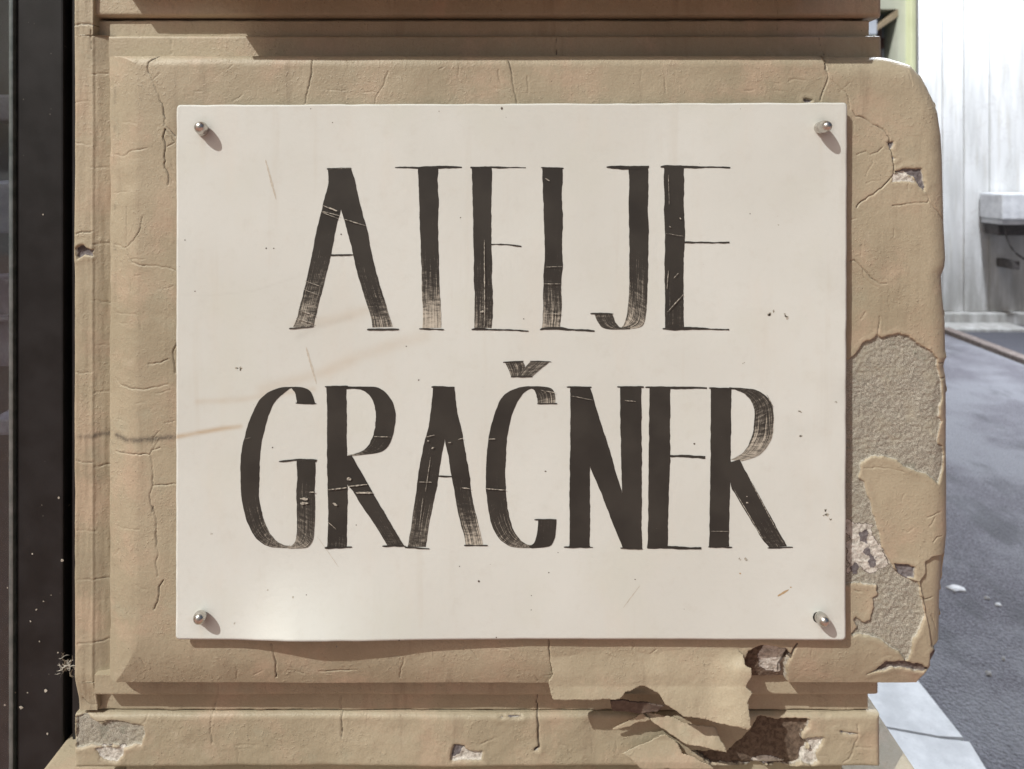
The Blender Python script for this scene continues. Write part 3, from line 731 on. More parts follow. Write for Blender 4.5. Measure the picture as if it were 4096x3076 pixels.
a.ribbon(T1, [(1637,148),(1638,300),(1645,500),(1645,700),(1652,900),(1650,1050),(1656,1200),(1655,1400),(1652,1475)], [(1798,148),(1802,250),(1796,500),(1795,750),(1802,900),(1800,1050),(1808,1200),(1805,1400),(1800,1478)], .0, .7, 2.0)
a.ribbon(T1, [(1622,141),(1800,136),(1960,141),(2083,145)], [(1622,150),(1800,151),(1960,150),(2083,152)], .1, .55)
a.ribbon(T1, [(1795,780),(1920,780),(2046,794)], [(1795,789),(1920,791),(2046,803)], .1, .1)
a.ribbon(T1, [(1632,1487),(1680,1477),(1800,1485),(1950,1490),(2105,1497)], [(1632,1494),(1700,1494),(1800,1498),(1950,1500),(2105,1507)], .2, .4); a.build('letter')
a = Letter()   # L
a.ribbon(T2, [(350,145),(355,300),(360,500),(367,700),(372,900),(362,1000),(358,1200),(357,1400),(350,1478)], [(520,150),(518,250),(513,400),(520,560),(516,800),(522,950),(510,1100),(512,1300),(500,1450),(510,1478)], .0, .8, 2.4)
a.bar(T2, (340,147), (528,151), 11, 10, .15)
a.ribbon(T2, [(332,1486),(360,1474),(500,1471),(580,1484),(700,1488),(785,1499)], [(332,1493),(450,1493),(520,1496),(600,1499),(700,1504),(785,1508)], .2, .2); a.build('letter')
a = Letter()   # J
a.ribbon(T2, [(1068,145),(1072,300),(1068,450),(1073,700),(1072,900),(1072,1150),(1062,1300),(1045,1400),(1025,1452),(1000,1476)], [(1230,140),(1230,300),(1228,500),(1234,700),(1230,900),(1226,1100),(1220,1300),(1205,1410),(1170,1470),(1060,1490)], .0, .85, 2.0)
a.ribbon(T2, [(785,1362),(810,1430),(850,1475),(920,1490),(1010,1490),(1080,1490)], [(935,1362),(950,1410),(975,1455),(1005,1474),(1040,1466),(1085,1450)], .55, .55)
a.ribbon(T2, [(884,139),(950,132),(1070,131),(1237,131)], [(884,147),(960,158),(1070,160),(1235,150)], .05, .05); a.bar(T2, (750,1357), (942,1360), 12, 8, .35); a.build('letter')
a = Letter()   # E
a.ribbon(T2, [(1360,145),(1358,250),(1365,400),(1360,500),(1368,650),(1368,850),(1365,1000),(1372,1200),(1370,1400),(1368,1485)], [(1525,145),(1527,250),(1526,450),(1535,620),(1535,760),(1527,900),(1522,1050),(1525,1200),(1525,1350),(1527,1488)], .1, .45, 2.5)
a.ribbon(T2, [(1333,134),(1380,127),(1520,129),(1700,136),(1912,141)], [(1333,146),(1400,151),(1520,153),(1700,149),(1912,152)], .05, .2)
a.ribbon(T2, [(1530,759),(1700,762),(1905,760)], [(1530,771),(1700,775),(1905,773)], .1, .1)
a.ribbon(T2, [(1350,1479),(1520,1467),(1650,1474),(1800,1484),(1902,1487)], [(1350,1490),(1440,1497),(1520,1494),(1650,1490),(1800,1495),(1902,1497)], .4, .15); a.build('letter')
a = Letter()   # G
a.ribbon(TG, [(560,287),(440,292),(360,320),(290,370),(240,440),(200,530),(165,640),(135,760),(122,900),(122,1050),(132,1170),(160,1300),(200,1400),(260,1490),(340,1535),(430,1548),(540,1548)], [(560,297),(500,305),(445,350),(390,410),(345,500),(310,620),(285,740),(272,880),(268,1000),(265,1120),(280,1240),(310,1340),(350,1430),(400,1490),(450,1520),(520,1531)], .0, .78, 2.6)
a.ribbon(TG, [(520,288),(600,290),(660,315),(690,365),(703,418)], [(522,301),(540,325),(556,355),(560,385),(560,415)], .05, .15)
a.ribbon(TG, [(562,865),(565,1000),(560,1100),(562,1250),(565,1370),(560,1450),(545,1500),(510,1533),(480,1542)], [(708,865),(705,1000),(700,1100),(705,1250),(700,1380),(692,1470),(670,1520),(620,1546),(500,1551)], .2, .8, 1.6)
a.bar(TG, (553,414), (715,417), 10, 8); a.ribbon(TG, [(422,867),(480,858),(580,850),(720,855)], [(422,873),(500,869),(580,864),(715,872)], .15, .3); a.build('letter')
a = Letter()   # R
a.ribbon(TG, [(795,290),(798,500),(798,800),(800,1050),(806,1250),(803,1450),(797,1540)], [(950,290),(950,480),(952,700),(955,1000),(958,1200),(955,1400),(952,1540)], .0, .5, 4)
a.ribbon(TG, [(940,284),(1100,285),(1190,292),(1260,335),(1310,410),(1332,490),(1328,600),(1305,690),(1270,760),(1210,800),(1130,813),(1040,823),(960,829)], [(940,304),(1030,303),(1090,320),(1140,370),(1170,430),(1178,500),(1175,580),(1162,660),(1130,730),(1085,780),(1040,800),(1000,812),(960,822)], .0, .75, 2.6)
a.ribbon(TG, [(930,830),(948,1030),(1000,1100),(1060,1200),(1120,1290),(1200,1410),(1270,1528)], [(990,822),(1050,930),(1110,1030),(1170,1140),(1240,1260),(1320,1400),(1402,1528)], .0, .55, 2)
a.bar(TG, (782,287), (962,285), 12, 14, .05); a.bar(TG, (780,1545), (992,1538), 14, 12, .1, 2); a.bar(TG, (1230,1531), (1412,1531), 9, 10, .1); a.build('letter')
a = Letter()   # A
a.ribbon(TC, [(258,290),(245,450),(222,600),(185,750),(155,900),(130,1080),(105,1250),(85,1400),(60,1538)], [(350,290),(350,600),(348,700),(335,780),(315,900),(290,1060),(262,1180),(240,1300),(215,1430),(203,1538)], .05, .65, 1.8)
a.ribbon(TC, [(330,290),(335,600),(350,700),(375,820),(395,950),(420,1080),(440,1200),(470,1340),(500,1450),(515,1524)], [(424,290),(440,440),(470,580),(495,700),(520,850),(545,1000),(560,1130),(590,1270),(620,1390),(652,1524)], .0, .85, 2.6)
a.bar(TC, (246,289), (426,292), 14, 12, .2); a.bar(TC, (298,986), (455,989), 11, 9, .15); a.bar(TC, (36,1541), (230,1551), 10, 9, .15); a.bar(TC, (502,1525), (686,1526), 9, 9, .15); a.build('letter')
a = Letter()   # C with caron
a.ribbon(TC, [(1050,285),(980,285),(920,295),(850,325),(800,370),(760,440),(725,550),(700,650),(680,780),(672,950),(672,1080),(685,1200),(700,1310),(730,1400),(780,1480),(850,1530),(920,1546),(1040,1547)], [(1050,301),(1000,312),(960,345),(910,420),(875,510),(850,620),(832,730),(825,880),(822,1000),(828,1100),(840,1230),(860,1330),(890,1410),(940,1480),(990,1515),(1035,1527)], .05, .72, 2.4)
a.ribbon(TC, [(1020,283),(1110,284),(1180,300),(1208,335),(1213,422)], [(1025,301),(1050,315),(1068,350),(1073,390),(1075,422)], .35, .75)
a.ribbon(TC, [(1080,1325),(1075,1400),(1065,1460),(1045,1510),(1000,1536)], [(1220,1325),(1215,1420),(1200,1490),(1160,1536),(1030,1549)], .35, .2)
a.bar(TC, (1072,420), (1228,419), 9, 8, .1); a.bar(TC, (1050,1326), (1222,1323), 9, 8, .3)
a.build('letter')
a = Letter()   # the caron itself
a.ribbon(TC, [(820,94),(848,150),(872,208)], [(960,88),(978,130),(965,208)], .6, .62)
a.ribbon(TC, [(1022,90),(975,135),(915,208)], [(1168,92),(1100,150),(1032,208)], .6, .62)
a.bar(TC, (805,95), (965,87), 9, 8, .35); a.bar(TC, (1016,88), (1182,91), 8, 8, .35); a.bar(TC, (866,207), (1034,206), 10, 9, .15); a.build('caron')
a = Letter()   # N
a.ribbon(TC, [(1330,290),(1332,600),(1328,900),(1325,1200),(1325,1500),(1315,1540)], [(1480,290),(1482,600),(1485,920),(1485,1200),(1483,1500),(1488,1540)], .0, .02)
a.ribbon(TC, [(1400,290),(1480,850),(1492,930),(1570,1110),(1640,1300),(1742,1550)], [(1485,290),(1555,520),(1630,760),(1700,1000),(1740,1130),(1880,1550)], .02, .02)
a.ribbon(TC, [(1720,290),(1722,600),(1728,900),(1735,1100),(1745,1300),(1745,1550)], [(1885,290),(1887,700),(1890,1100),(1888,1400),(1892,1550)], .05, .02)
a.bar(TC, (1303,289), (1496,291), 14, 12, .05); a.bar(TC, (1697,287), (1905,289), 12, 12, .05); a.bar(TC, (1280,1538), (1507,1541), 11, 9, .08); a.bar(TC, (1722,1544), (1894,1551), 11, 9, .1); a.build('letter')
a = Letter()   # E
a.ribbon(TR, [(778,290),(775,500),(770,800),(768,1100),(765,1400),(760,1545)], [(940,290),(938,600),(938,900),(930,1100),(925,1300),(920,1500),(920,1545)], .0, .05)
a.ribbon(TR, [(745,287),(900,284),(1100,286),(1226,290)], [(745,297),(940,303),(1100,303),(1226,303)], .05, .25)
a.ribbon(TR, [(925,821),(1080,819),(1213,827)], [(925,833),(1080,840),(1213,848)], .05, .3)
a.ribbon(TR, [(760,1535),(920,1530),(1050,1538),(1182,1540)], [(760,1552),(920,1550),(1050,1557),(1182,1557)], .1, .3); a.build('letter')
a = Letter()   # R
a.ribbon(TR, [(1255,292),(1256,500),(1252,900),(1248,1200),(1243,1540)], [(1415,300),(1415,500),(1412,800),(1408,1100),(1402,1300),(1400,1535)], .02, .2, 4)
a.ribbon(TR, [(1400,293),(1500,297),(1600,308),(1670,345),(1720,400),(1745,480),(1742,640),(1715,730),(1660,800),(1600,838),(1500,868)], [(1400,307),(1450,312),(1510,335),(1560,380),(1590,440),(1598,520),(1590,620),(1560,720),(1520,790),(1470,828),(1410,855)], .35, .85, 1.2)
a.ribbon(TR, [(1395,880),(1412,1060),(1450,1130),(1520,1250),(1600,1380),(1660,1480),(1710,1542)], [(1482,853),(1530,950),(1600,1080),(1680,1220),(1750,1350),(1852,1532)], .1, .5, 1.5)
a.bar(TR, (1242,296), (1420,300), 9, 9, .1); a.bar(TR, (1700,1544), (1897,1540), 10, 9, .15); a.bar(TR, (1235,1537), (1422,1539), 10, 9, .15); a.build('letter')

# rubbed scratches across letters, smudges and fly specks: thin flat marks on the sheet
def flat_marks(name, shapes, mat, lift):
    V = []; Fc = []
    for poly in shapes:
        p = np.array(poly); q = SW(p[:, 0], p[:, 1], lift); b = len(V)
        V += [tuple(v) for v in q]; Fc.append(tuple(range(b, b + len(q))))
    o = mesh_py(name, V, Fc, mat, sign); o['kind'] = 'stuff'
    return o
def streak(T, p0, p1, w):
    (x0, y0), (x1, y1) = T(p0, p1); L = math.hypot(x1 - x0, y1 - y0); nx, ny = -(y1 - y0) / L, (x1 - x0) / L
    n = max(4, int(L / 8)); up = []; dn = []
    for i in range(n + 1):
        t = i / n; e = w * (.35 + .65 * math.sin(math.pi * (t * .9 + .05))) * random.uniform(.5, 1.1); j = random.uniform(-.6, .6)
        x, y = lerp(x0, x1, t), lerp(y0, y1, t)
        up.append((x + nx * (e + j), y + ny * (e + j))); dn.append((x - nx * (e - j), y - ny * (e - j)))
    return dn + up[::-1]
def blot(x, y, r, asp=1.0, n=12, j=.35):
    k = random.random() * 6
    return [(x + r * math.cos(t) * random.uniform(1 - j, 1 + j), y + r * asp * math.sin(t) * random.uniform(1 - j, 1 + j)) for t in [k - 2 * math.pi * i / n for i in range(n)]][::-1]
sc = [streak(T1, (385,505), (540,545), 2.2), streak(T1, (395,515), (530,570), 1.6), streak(T1, (570,570), (755,628), 1.8), streak(T1, (405,462), (520,505), 4),
      streak(T1, (1738,745), (1742,1460), 2.2), streak(T1, (250,1085), (385,1130), 1.6), streak(T1, (240,1155), (375,1205), 1.6), streak(T1, (200,1325), (340,1375), 2), streak(T1, (180,1395), (330,1440), 2.5),
      streak(T2, (1388,1342), (1520,1195), 2.2), streak(T2, (1440,1062), (1480,1018), 1.8), streak(T2, (375,235), (410,255), 3), streak(T2, (360,970), (515,965), 1.4), streak(T2, (360,1110), (510,1108), 1.6), streak(T2, (365,1355), (510,1358), 1.6),
      streak(T2, (1395,205), (1402,450), 1.1), streak(T2, (1395,1000), (1385,1150), 1.6), streak(T2, (1375,690), (1520,715), 1.1),
      streak(TG, (803,1088), (955,1070), 3.0), streak(TG, (960,1062), (1115,1045), 3.0), streak(TG, (1025,1110), (1155,1110), 5.5), streak(TG, (660,1106), (706,1106), 4), streak(TG, (590,1155), (650,1160), 6), streak(TG, (592,1195), (655,1190), 7),
      streak(TG, (845,1190), (880,1210), 6), streak(TG, (955,1000), (990,1005), 7), streak(TG, (1165,672), (1300,675), 1.6), streak(TG, (805,1335), (870,1395), 1.5), streak(TG, (160,690), (205,680), 1.4),
      streak(TC, (205,675), (270,660), 1.6), streak(TC, (215,706), (228,706), 4), streak(TC, (245,765), (270,755), 3), streak(TC, (150,1025), (250,1028), 1.8), streak(TC, (240,830), (200,1100), 1.2), streak(TC, (180,1150), (150,1400), 1.2), streak(TC, (455,695), (495,685), 2.6), streak(TC, (480,1070), (555,1080), 2.6), streak(TC, (375,720), (405,718), 2.4),
      streak(TC, (675,1078), (830,1090), 2.6), streak(TC, (690,692), (745,690), 1.6), streak(TC, (1340,355), (1510,388), 1.2), streak(TC, (1755,390), (1840,398), 1.8), streak(TC, (1100,310), (1215,330), 1.6),
      streak(TR, (1530,1185), (1545,1190), 4), streak(TR, (1530,1138), (1540,1140), 2), streak(TR, (1255,1410), (1400,1412), 1.0), streak(TR, (1560,1010), (1760,1390), 1.5), streak(TR, (1690,345), (1740,440), 2.0), streak(TR, (1435,1085), (1660,1470), 1.6),
      streak(T2, (1490,560), (1500,575), 3), streak(T2, (1402,630), (1415,640), 3), streak(T1, (1705,1345), (1732,1335), 6)]
flat_marks('scratches', sc, M['scratch'], .0014)
sm = []
for x, y, r in ((955,1470,14),(960,1478,8),(3145,1270,12),(3140,1258,7),(3080,1255,12),(3095,1245,7),(3200,1645,9),(3200,1742,9),(3310,2055,10),(3320,2080,8),(3300,2040,8),(2975,1452,6),(2985,2240,12),(2960,2235,7),(845,2135,8),(1075,2355,5),(1180,2380,6),(3342,1610,7),(3110,865,3),(3112,900,4),(940,2490,4),(3300,2060,9)):
    for _ in range(3):
        sm.append(blot(x + random.uniform(-r, r) * .6, y + random.uniform(-r, r) * .6, r * random.uniform(.25, .55), random.uniform(.5, 1.3), 9, .5))
ft = [streak(c1, (1678,1010), (1745,1260), 5.0), streak(c4, (1935,615), (2000,845), 5.0), streak(c7, (1885,640), (1990,500), 1.8), streak(c6, (2005,190), (2140,380), 1.5)]
flat_marks('faint_smears', ft, M['faint'], .00010)
flat_marks('smudges', sm, M['smudge'], .00012)
M['tan'] = mat_simple('tan_paint_drip', (.40, .29, .17, 1), (.45, .33, .2, 1), 200, .7)
flat_marks('paint_drips', [streak(c8, (655,565), (725,525), 5), blot(*c8((738,510))[0], 4, .7), blot(*c8((418,422))[0], 4, .8)], M['tan'], .00014)
fs = [blot(*c2((1118,684))[0], 4.5, 1.3)] + [blot(x, y, r) for x, y, r in ((2182,1885,3.5),(1365,937,3),(1065,993,3.2),(1095,993,2.5),(740,960,2.5),(1090,1790,3),(2777,1775,4),(1675,1520,3),(1915,2325,4),(1838,2265,2),(2195,2290,2.5),(3000,855,2.5),(1625,1385,2.2),(1842,870,2.5),(2095,1275,2.5),(2232,2210,2),(2540,2318,2.5),(2125,2440,2),(2126,2382,2),(1330,420+70,2),(1243,435,2),(1756,445,1.8),(1600,2545,3),(1985,2550,2.5),(1360,2548,2.5),(1425,2100,2),(780,1165,2.5),(1230,2370,2))]
flat_marks('fly_specks', fs, M['speck'], .00013)

# ------------------------------------------------------------------ domed bolts
def bolt(px, py, hx, hy, rad, L, label, hole=None):
    """base point on the sheet and head point in the photo; the bolts are bent in their holes"""
    b = Vector(SW(px, py)); y1 = b.y - L
    h = Vector(W(hx, hy, y1)); ax = (h - b).normalized()
    root = empty('domed_bolt', tuple(b)); tag(root, label, 'bolt', 'bolts holding the sign')
    q = ax.orthogonal().normalized(); r2 = ax.cross(q); Lr = (h - b).length
    def lathe(name, prof, mat, n=24):
        V = []; Fc = []
        for (s, r) in prof:
            for k in range(n):
                w = 2 * math.pi * k / n; V.append(b + ax * s + r * (math.cos(w) * q + math.sin(w) * r2))
        for i in range(len(prof) - 1):
            for k in range(n): Fc.append((i * n + k, i * n + (k + 1) % n, (i + 1) * n + (k + 1) % n, (i + 1) * n + k))
        Fc.append(tuple((len(prof) - 1) * n + k for k in range(n)))
        return mesh_py(name, V, Fc, mat, root, True)
    lathe('head', [(Lr * .30, rad * .80), (Lr * .36, rad * .97)] + [(Lr * .45 + (Lr * .55 + rad * .1) * math.sin(t), rad * math.cos(t) ** .8 if t < 1.5 else rad * .05) for t in np.linspace(0, 1.53, 11)], M['steel'])
    lathe('collar', [(-.001, rad * .93), (Lr * .18, rad * .93), (Lr * .26, rad * .78), (Lr * .36, rad * .74)], M['steel'])
    if hole:
        P = [SW(*p, .0004) for p in blot(hole[0], hole[1], hole[2], 1.0, 18, .04)]
        mesh_py('hole', P, [tuple(range(18))], M['hole'], root)
    return root
R = .0056
bolt(811, 521, 797, 502, R, .0125, 'domed steel bolt at the upper left corner of the sign')
bolt(3279, 512, 3316, 502, R, .0150, 'domed steel bolt at the upper right corner of the sign, leaning right')
bolt(803, 2464, 797, 2474, R, .0120, 'domed steel bolt at the lower left corner of the sign')
bolt(3278, 2468, 3303, 2488, R * .95, .0130, 'domed steel bolt at the lower right corner, beside its dark open hole', (3272, 2468, 22))

# ------------------------------------------------------------------ shop front at the left
M['blackmetal'] = None
g = N('black_metal_frame'); p = g.coord()
col = g.mix(g.ramp(g.noise(p, 30, 4), .3, .7), (.008, .0078, .0085, 1), (.016, .0155, .017, 1))
dz = g.ramp(g.noise(g.map(p, (1, 1, 1)), 16, 3), .45, .65)
sp = g.ramp(g.vor(g.map(p, (1, .2, 1)), 120), .05, .11, 1, 0); sp = g.math('MULTIPLY', sp, g.ramp(g.noise(p, 55, 2), .58, .68))
col = g.mix(g.math('MULTIPLY', sp, .6), col, (.35, .31, .27, 1))
g.bump(g.noise(p, 500, 3, .6), .2, .0004)
M['blackmetal'] = g.done(col, .45, spec=.35)
g = N('window_glass'); M['glass'] = g.done((.9, .95, .95, 1), .03, spec=.5); g.b.inputs['Transmission Weight'].default_value = 1.0; g.b.inputs['IOR'].default_value = 1.45
M['dark'] = mat_simple('dark_interior', (.02, .018, .022, 1), (.05, .045, .055, 1), 6, .8)
M['alu'] = mat_simple('grey_metal_edge', (.14, .17, .175, 1), (.24, .27, .275, 1), 60, .25, 0, None, .5, .6)

YF = .105
xf = lambda px, y=YF: W(px, 0, y)[0]
shop = empty('shop_front_frame', (xf(150), YF, 0))
tag(shop, 'black metal shop door frame with a glass pane left of the pier', 'door frame')
box('jamb', xf(66), xf(252), YF, YF + .07, 0.0, 2.80, M['blackmetal'], shop, .002)
box('seal', xf(256), xf(279), YF + .012, YF + .06, 0.0, 2.80, M['hole'], shop, .001)
box('cover_strip', xf(281), xf(330), YF + .003, YF + .06, 0.0, 2.80, M['blackmetal'], shop, .0015)
box('edge_trim', xf(44), xf(62), YF - .004, YF + .06, 0.0, 2.80, M['alu'], shop, .0015)
box('pane', -1.3, xf(40), YF + .020, YF + .026, 0.0, 2.80, M['glass'], shop)
box('sill', -1.3, xf(40), YF + .0, YF + .06, 0.0, .05, M['blackmetal'], shop, .002)
box('backing', -1.3, xf(44), YF + .25, YF + .27, 0.0, 2.80, M['dark'], shop)
box('header', -1.3, xf(330), YF - .005, YF + .08, 2.802, 2.88, M['blackmetal'], shop, .003)
# added pieces behind the pane stand in for purplish reflections in the glass
M['reflection_tone'] = mat_simple('muted_reflection', (.06, .05, .075, 1), (.17, .16, .20, 1), 22, .6)
for z0, z1, x1 in ((1.17, 1.23, -.470), (1.02, 1.12, -.478), (1.09, 1.095, -.468), (1.075, 1.08, -.468), (.93, .95, -.474), (1.30, 1.335, -.480)):
    box('reflection_piece', -.62, x1, YF + .06 + random.random() * .05, YF + .145, z0, z1, M['reflection_tone'], shop, .003, .004)

# unseen building above shop front and pier, added to keep the yard shaded
M['render'] = mat_simple('plain_cream_render', (.38, .30, .20, 1), (.43, .34, .24, 1), 3, .8, .004, 60)
box('upper_wall', -7.0, .33, YF + .0, .60, 2.885, 11.0, M['render'], shop)
box('side_wall', -7.0, -1.302, YF + .0, .60, 0.0, 2.884, M['render'], shop)
# cobweb tuft caught on the frame
M['web'] = mat_simple('dusty_cobweb', (.30, .27, .23, 1), (.5, .46, .4, 1), 300, .9)
V = []; Fc = []
cw = Vector(W(266, 2662, YF - .004)); r = random.Random(4)
for i in range(46):
    p0 = cw + Vector((r.gauss(0, .0035), r.uniform(-.004, .002), r.gauss(0, .0045))); dd = Vector((r.gauss(0, 1), r.gauss(0, .4), r.gauss(0, 1))).normalized()
    l = r.uniform(.003, .009); q = dd.orthogonal().normalized() * r.uniform(.00015, .0005)
    m1 = p0 + dd * l * .5 + q * 3
    b = len(V); V += [p0 - q, p0 + q, m1 + q, m1 - q, p0 + dd * l]; Fc += [(b, b + 1, b + 2, b + 3), (b + 3, b + 2, b + 4)]
w = mesh_py('cobweb', V, Fc, M['web']); tag(w, 'small dusty cobweb tuft caught on the black door frame', 'cobweb')
# flakes of plaster dust stuck on the frame
fl = []
for (x, y, s) in ((85,2830,.0024),(48,2905,.0016),(182,2762,.0022),(145,2438,.0012),(123,2485,.0012),(248,2242,.0018),(190,2935,.0014),(30,2350,.001),(175,2405,.001),(232,2610,.001),(110,2770,.001),(236,1990,.0015),(60,2770,.001),(20,2820,.0014),(172,858,.001),(130,2215,.001),(205,2380,.0008),(158,2565,.001)):
    P = Vector(W(x, y, YF - .0006)); k = [P + Vector((s * math.cos(t) * random.uniform(.5, 1.1), random.uniform(-.0004, 0), s * math.sin(t) * random.uniform(.5, 1.1))) for t in [i * 2 * math.pi / 7 for i in range(7)]]
    fl.append([tuple(v) for v in k])
V = []; Fc = []
for k in fl:
    b = len(V); V += k; Fc.append(tuple(range(b, b + 7)))
o = mesh_py('dust_crumbs', V, Fc, M['web'], shop); o['kind'] = 'stuff'

# ------------------------------------------------------------------ ground and street
g = N('grey_asphalt'); p = g.coord()
ag = g.noise(p, 150, 4, .75); a2 = g.noise(p, 45, 4, .7); pa = g.noise(p, 1.7, 5, .65); pb = g.noise(g.map(p, (1, .35, 1)), 5, 5, .65)
col = g.mix(g.ramp(ag, .33, .68), (.075, .07, .082, 1), (.29, .28, .315, 1))
col = g.mix(g.ramp(a2, .42, .7, 0, .45), col, (.095, .09, .105, 1))
col = g.mix(g.ramp(pa, .42, .6, 0, .55), col, (.33, .335, .36, 1))
col = g.mix(g.ramp(pb, .54, .68, 0, .6), col, (.10, .10, .11, 1))
sp = g.ramp(g.vor(p, 42), .05, .11, 1, 0); sp = g.math('MULTIPLY', sp, g.ramp(g.noise(p, 9, 3), .45, .6)); col = g.mix(g.math('MULTIPLY', sp, .6), col, (.6, .6, .6, 1))
g.bump(g.math('ADD', ag, g.vor(p, 120)), .9, .008)
M['asphalt'] = g.done(col, .6, spec=.4)
def sheet_xy(name, x0, x1, y0, y1, z, mat, kind='structure', n=1):
    o = mesh_py(name, [(x0, y0, z), (x1, y0, z), (x1, y1, z), (x0, y1, z)], [(0, 1, 2, 3)], mat)
    if kind: o['kind'] = kind
    return o
sheet_xy('ground', -150, 150, -150, 150, 0.0, M['asphalt'])
M['road'] = mat_simple('dark_road', (.045, .045, .055, 1), (.10, .10, .115, 1), 120, .6, .004, 260)
M['kerbstone'] = mat_simple('brown_kerb_edge', (.14, .11, .10, 1), (.25, .21, .19, 1), 40, .8, .003)
M['bounce_pave'] = mat_simple('reddish_bounce_pavement', (.27, .15, .115, 1), (.40, .23, .175, 1), 20, .8, .004, 90)
sheet_xy('pavement', -9, 6, -9, -.055, .006, M['bounce_pave'])  # unseen paving added to bounce reddish light onto the shaded plaster
sheet_xy('road', 3.30, 9.0, 1.2, 4.70, .008, M['road'])
kr = box('kerb', 3.22, 3.30, 1.2, 4.72, -.02, .035, M['kerbstone'], None, .008, .003); kr['kind'] = 'structure'

g = N('white_stone_slab'); p = g.coord()
col = g.mix(g.ramp(g.noise(p, 14, 5, .65), .3, .7), (.52, .53, .545, 1), (.72, .73, .745, 1))
col = g.mix(g.ramp(g.noise(p, 120, 4, .7), .56, .72, 0, .4), col, (.42, .42, .43, 1))
g.bump(g.noise(p, 160, 4, .6), .4, .002)
M['slab'] = g.done(col, .5)
# white stone slabs along the foot of the pier; the slab top stands .04 above the asphalt
def ground_pt(px, py, z):
    d = F * (EYE - z) / (py - CY); return ((px - CX) / F * d, d - D)
def slab(name, quad, label):
    z = .045; V = []; pts = [ground_pt(x, y, z) for x, y in quad]
    n = len(pts)
    cxm = sum(q[0] for q in pts) / n; cym = sum(q[1] for q in pts) / n
    for zz, s in ((-.02, 1.0), (z - .005, 1.0), (z, .99)):
        V += [(cxm + (a_ - cxm) * s, cym + (b_ - cym) * s, zz) for a_, b_ in pts]
    Fc = [tuple(range(2 * n, 3 * n))]
    for k in (0, 1):
        for i in range(n): Fc.append((k * n + i, k * n + (i + 1) % n, (k + 1) * n + (i + 1) % n, (k + 1) * n + i))
    o = mesh_py(name, V, Fc, M['slab']); tag(o, label, 'slab', 'white stone slabs by the pier')
    import bmesh
    bm = bmesh.new(); bm.from_mesh(o.data); bmesh.ops.recalc_face_normals(bm, faces=bm.faces[:]); bm.to_mesh(o.data); bm.free()
    return o
slab('paving_slab', [(3050, 2660), (3625, 2660), (3855, 2950), (3760, 2945), (3555, 2908), (3200, 2850)], 'farther white stone slab with a chipped edge showing beyond the plinth corner')
slab('paving_slab', [(3200, 2860), (3557, 2916), (3765, 2954), (3880, 2966), (4010, 3180), (3300, 3200)], 'nearer white stone slab at the lower right corner by the asphalt')

M['plaster'] = mat_simple('white_plaster_crumb', (.62, .62, .63, 1), (.8, .8, .8, 1), 60, .8)
def crumb(px, py, w, h, label, name='plaster_crumb'):
    x, y = ground_pt(px, py, .004); rr = random.Random(int(px)); n = 9; V = []; Fc = []
    for zz, s in ((0.001, 1.0), (h * .6, .95), (h, .6)):
        for k in range(n):
            t = 2 * math.pi * k / n; rad = w * s * (.75 + .35 * math.sin(3.1 * k + px)) * .5
            V.append((x + rad * math.cos(t), y + rad * .75 * math.sin(t), zz * (1 + .25 * math.sin(k * 2.3) * (zz > .002))))
    for k2 in (0, 1):
        for i in range(n): Fc.append((k2 * n + i, k2 * n + (i + 1) % n, (k2 + 1) * n + (i + 1) % n, (k2 + 1) * n + i))
    Fc.append(tuple(range(2 * n, 3 * n)))
    o = mesh_py(name, V, Fc, M['plaster']); tag(o, label, 'plaster crumb', 'plaster crumbs on the asphalt')
crumb(3823, 2352, .062, .008, 'largest white plaster flake lying on the asphalt beside the pier')
crumb(3948, 2392, .016, .008, 'small white crumb on the asphalt just right of the largest plaster flake')
crumb(3993, 2417, .024, .006, 'rightmost flat pale crumb on the asphalt beyond the largest plaster flake')
crumb(4015, 2634, .012, .008, 'tiny white crumb on the asphalt near the right picture edge')
crumb(3957, 2693, .020, .008, 'pale crumb on the asphalt just above the white slabs')

# ---- the marble-clad wall across the yard
g = N('streaked_white_marble'); p = g.coord()
ve = g.noise(g.map(p, (1, 1, .12)), 9, 5, .6); vf = g.noise(g.map(p, (1, 1, .06)), 34, 4, .6)
col = g.mix(g.ramp(ve, .30, .66), (.50, .50, .485, 1), (.70, .70, .69, 1))
col = g.mix(g.ramp(vf, .50, .74, 0, .55), col, (.45, .42, .35, 1))
vein = g.ramp(g.math('ABSOLUTE', g.math('SUBTRACT', g.noise(p, 4.5, 5, .6, .6), .5)), .0, .012, 1, 0)
col = g.mix(g.math('MULTIPLY', vein, .35), col, (.40, .37, .36, 1))
sz = g.n.new('ShaderNodeSeparateXYZ'); g.l.new(p, sz.inputs[0])
dirt = g.math('MULTIPLY', g.ramp(sz.outputs[2], .05, .95, 1, 0), g.ramp(g.noise(g.map(p, (1, 1, .2)), 12, 4, .65), .25, .6, .25, 1))   # splash dirt
col = g.mix(g.math('MULTIPLY', dirt, .75), col, (.24, .23, .21, 1))
M['marble'] = g.done(col, .4, spec=.4)
YW = 4.98; k = (D + YW) / F
mw = empty('marble_wall', (3.9, YW, 0)); tag(mw, 'white marble clad wall of upright streaked panels across the yard', 'wall')
xs = [3674, 3700, 3772, 3796, 3858, 3930, 3960, 4046, 4150, 4290, 4440, 4620, 4820]
for i, (a0, a1) in enumerate(zip(xs[:-1], xs[1:])):
    off = (.0, .010, .003, .012, .002, .009, .0, .007, .003, .01)[i % 10]
    box('panel', (a0 - CX) * k + .0008, (a1 - CX) * k - .0008, YW + off, YW + .028, .10, 3.6, M['marble'], mw, .004)
box('backing', (3676 - CX) * k, 9.0, YW + .030, YW + .045, 0, 3.58, M['marble'], mw)
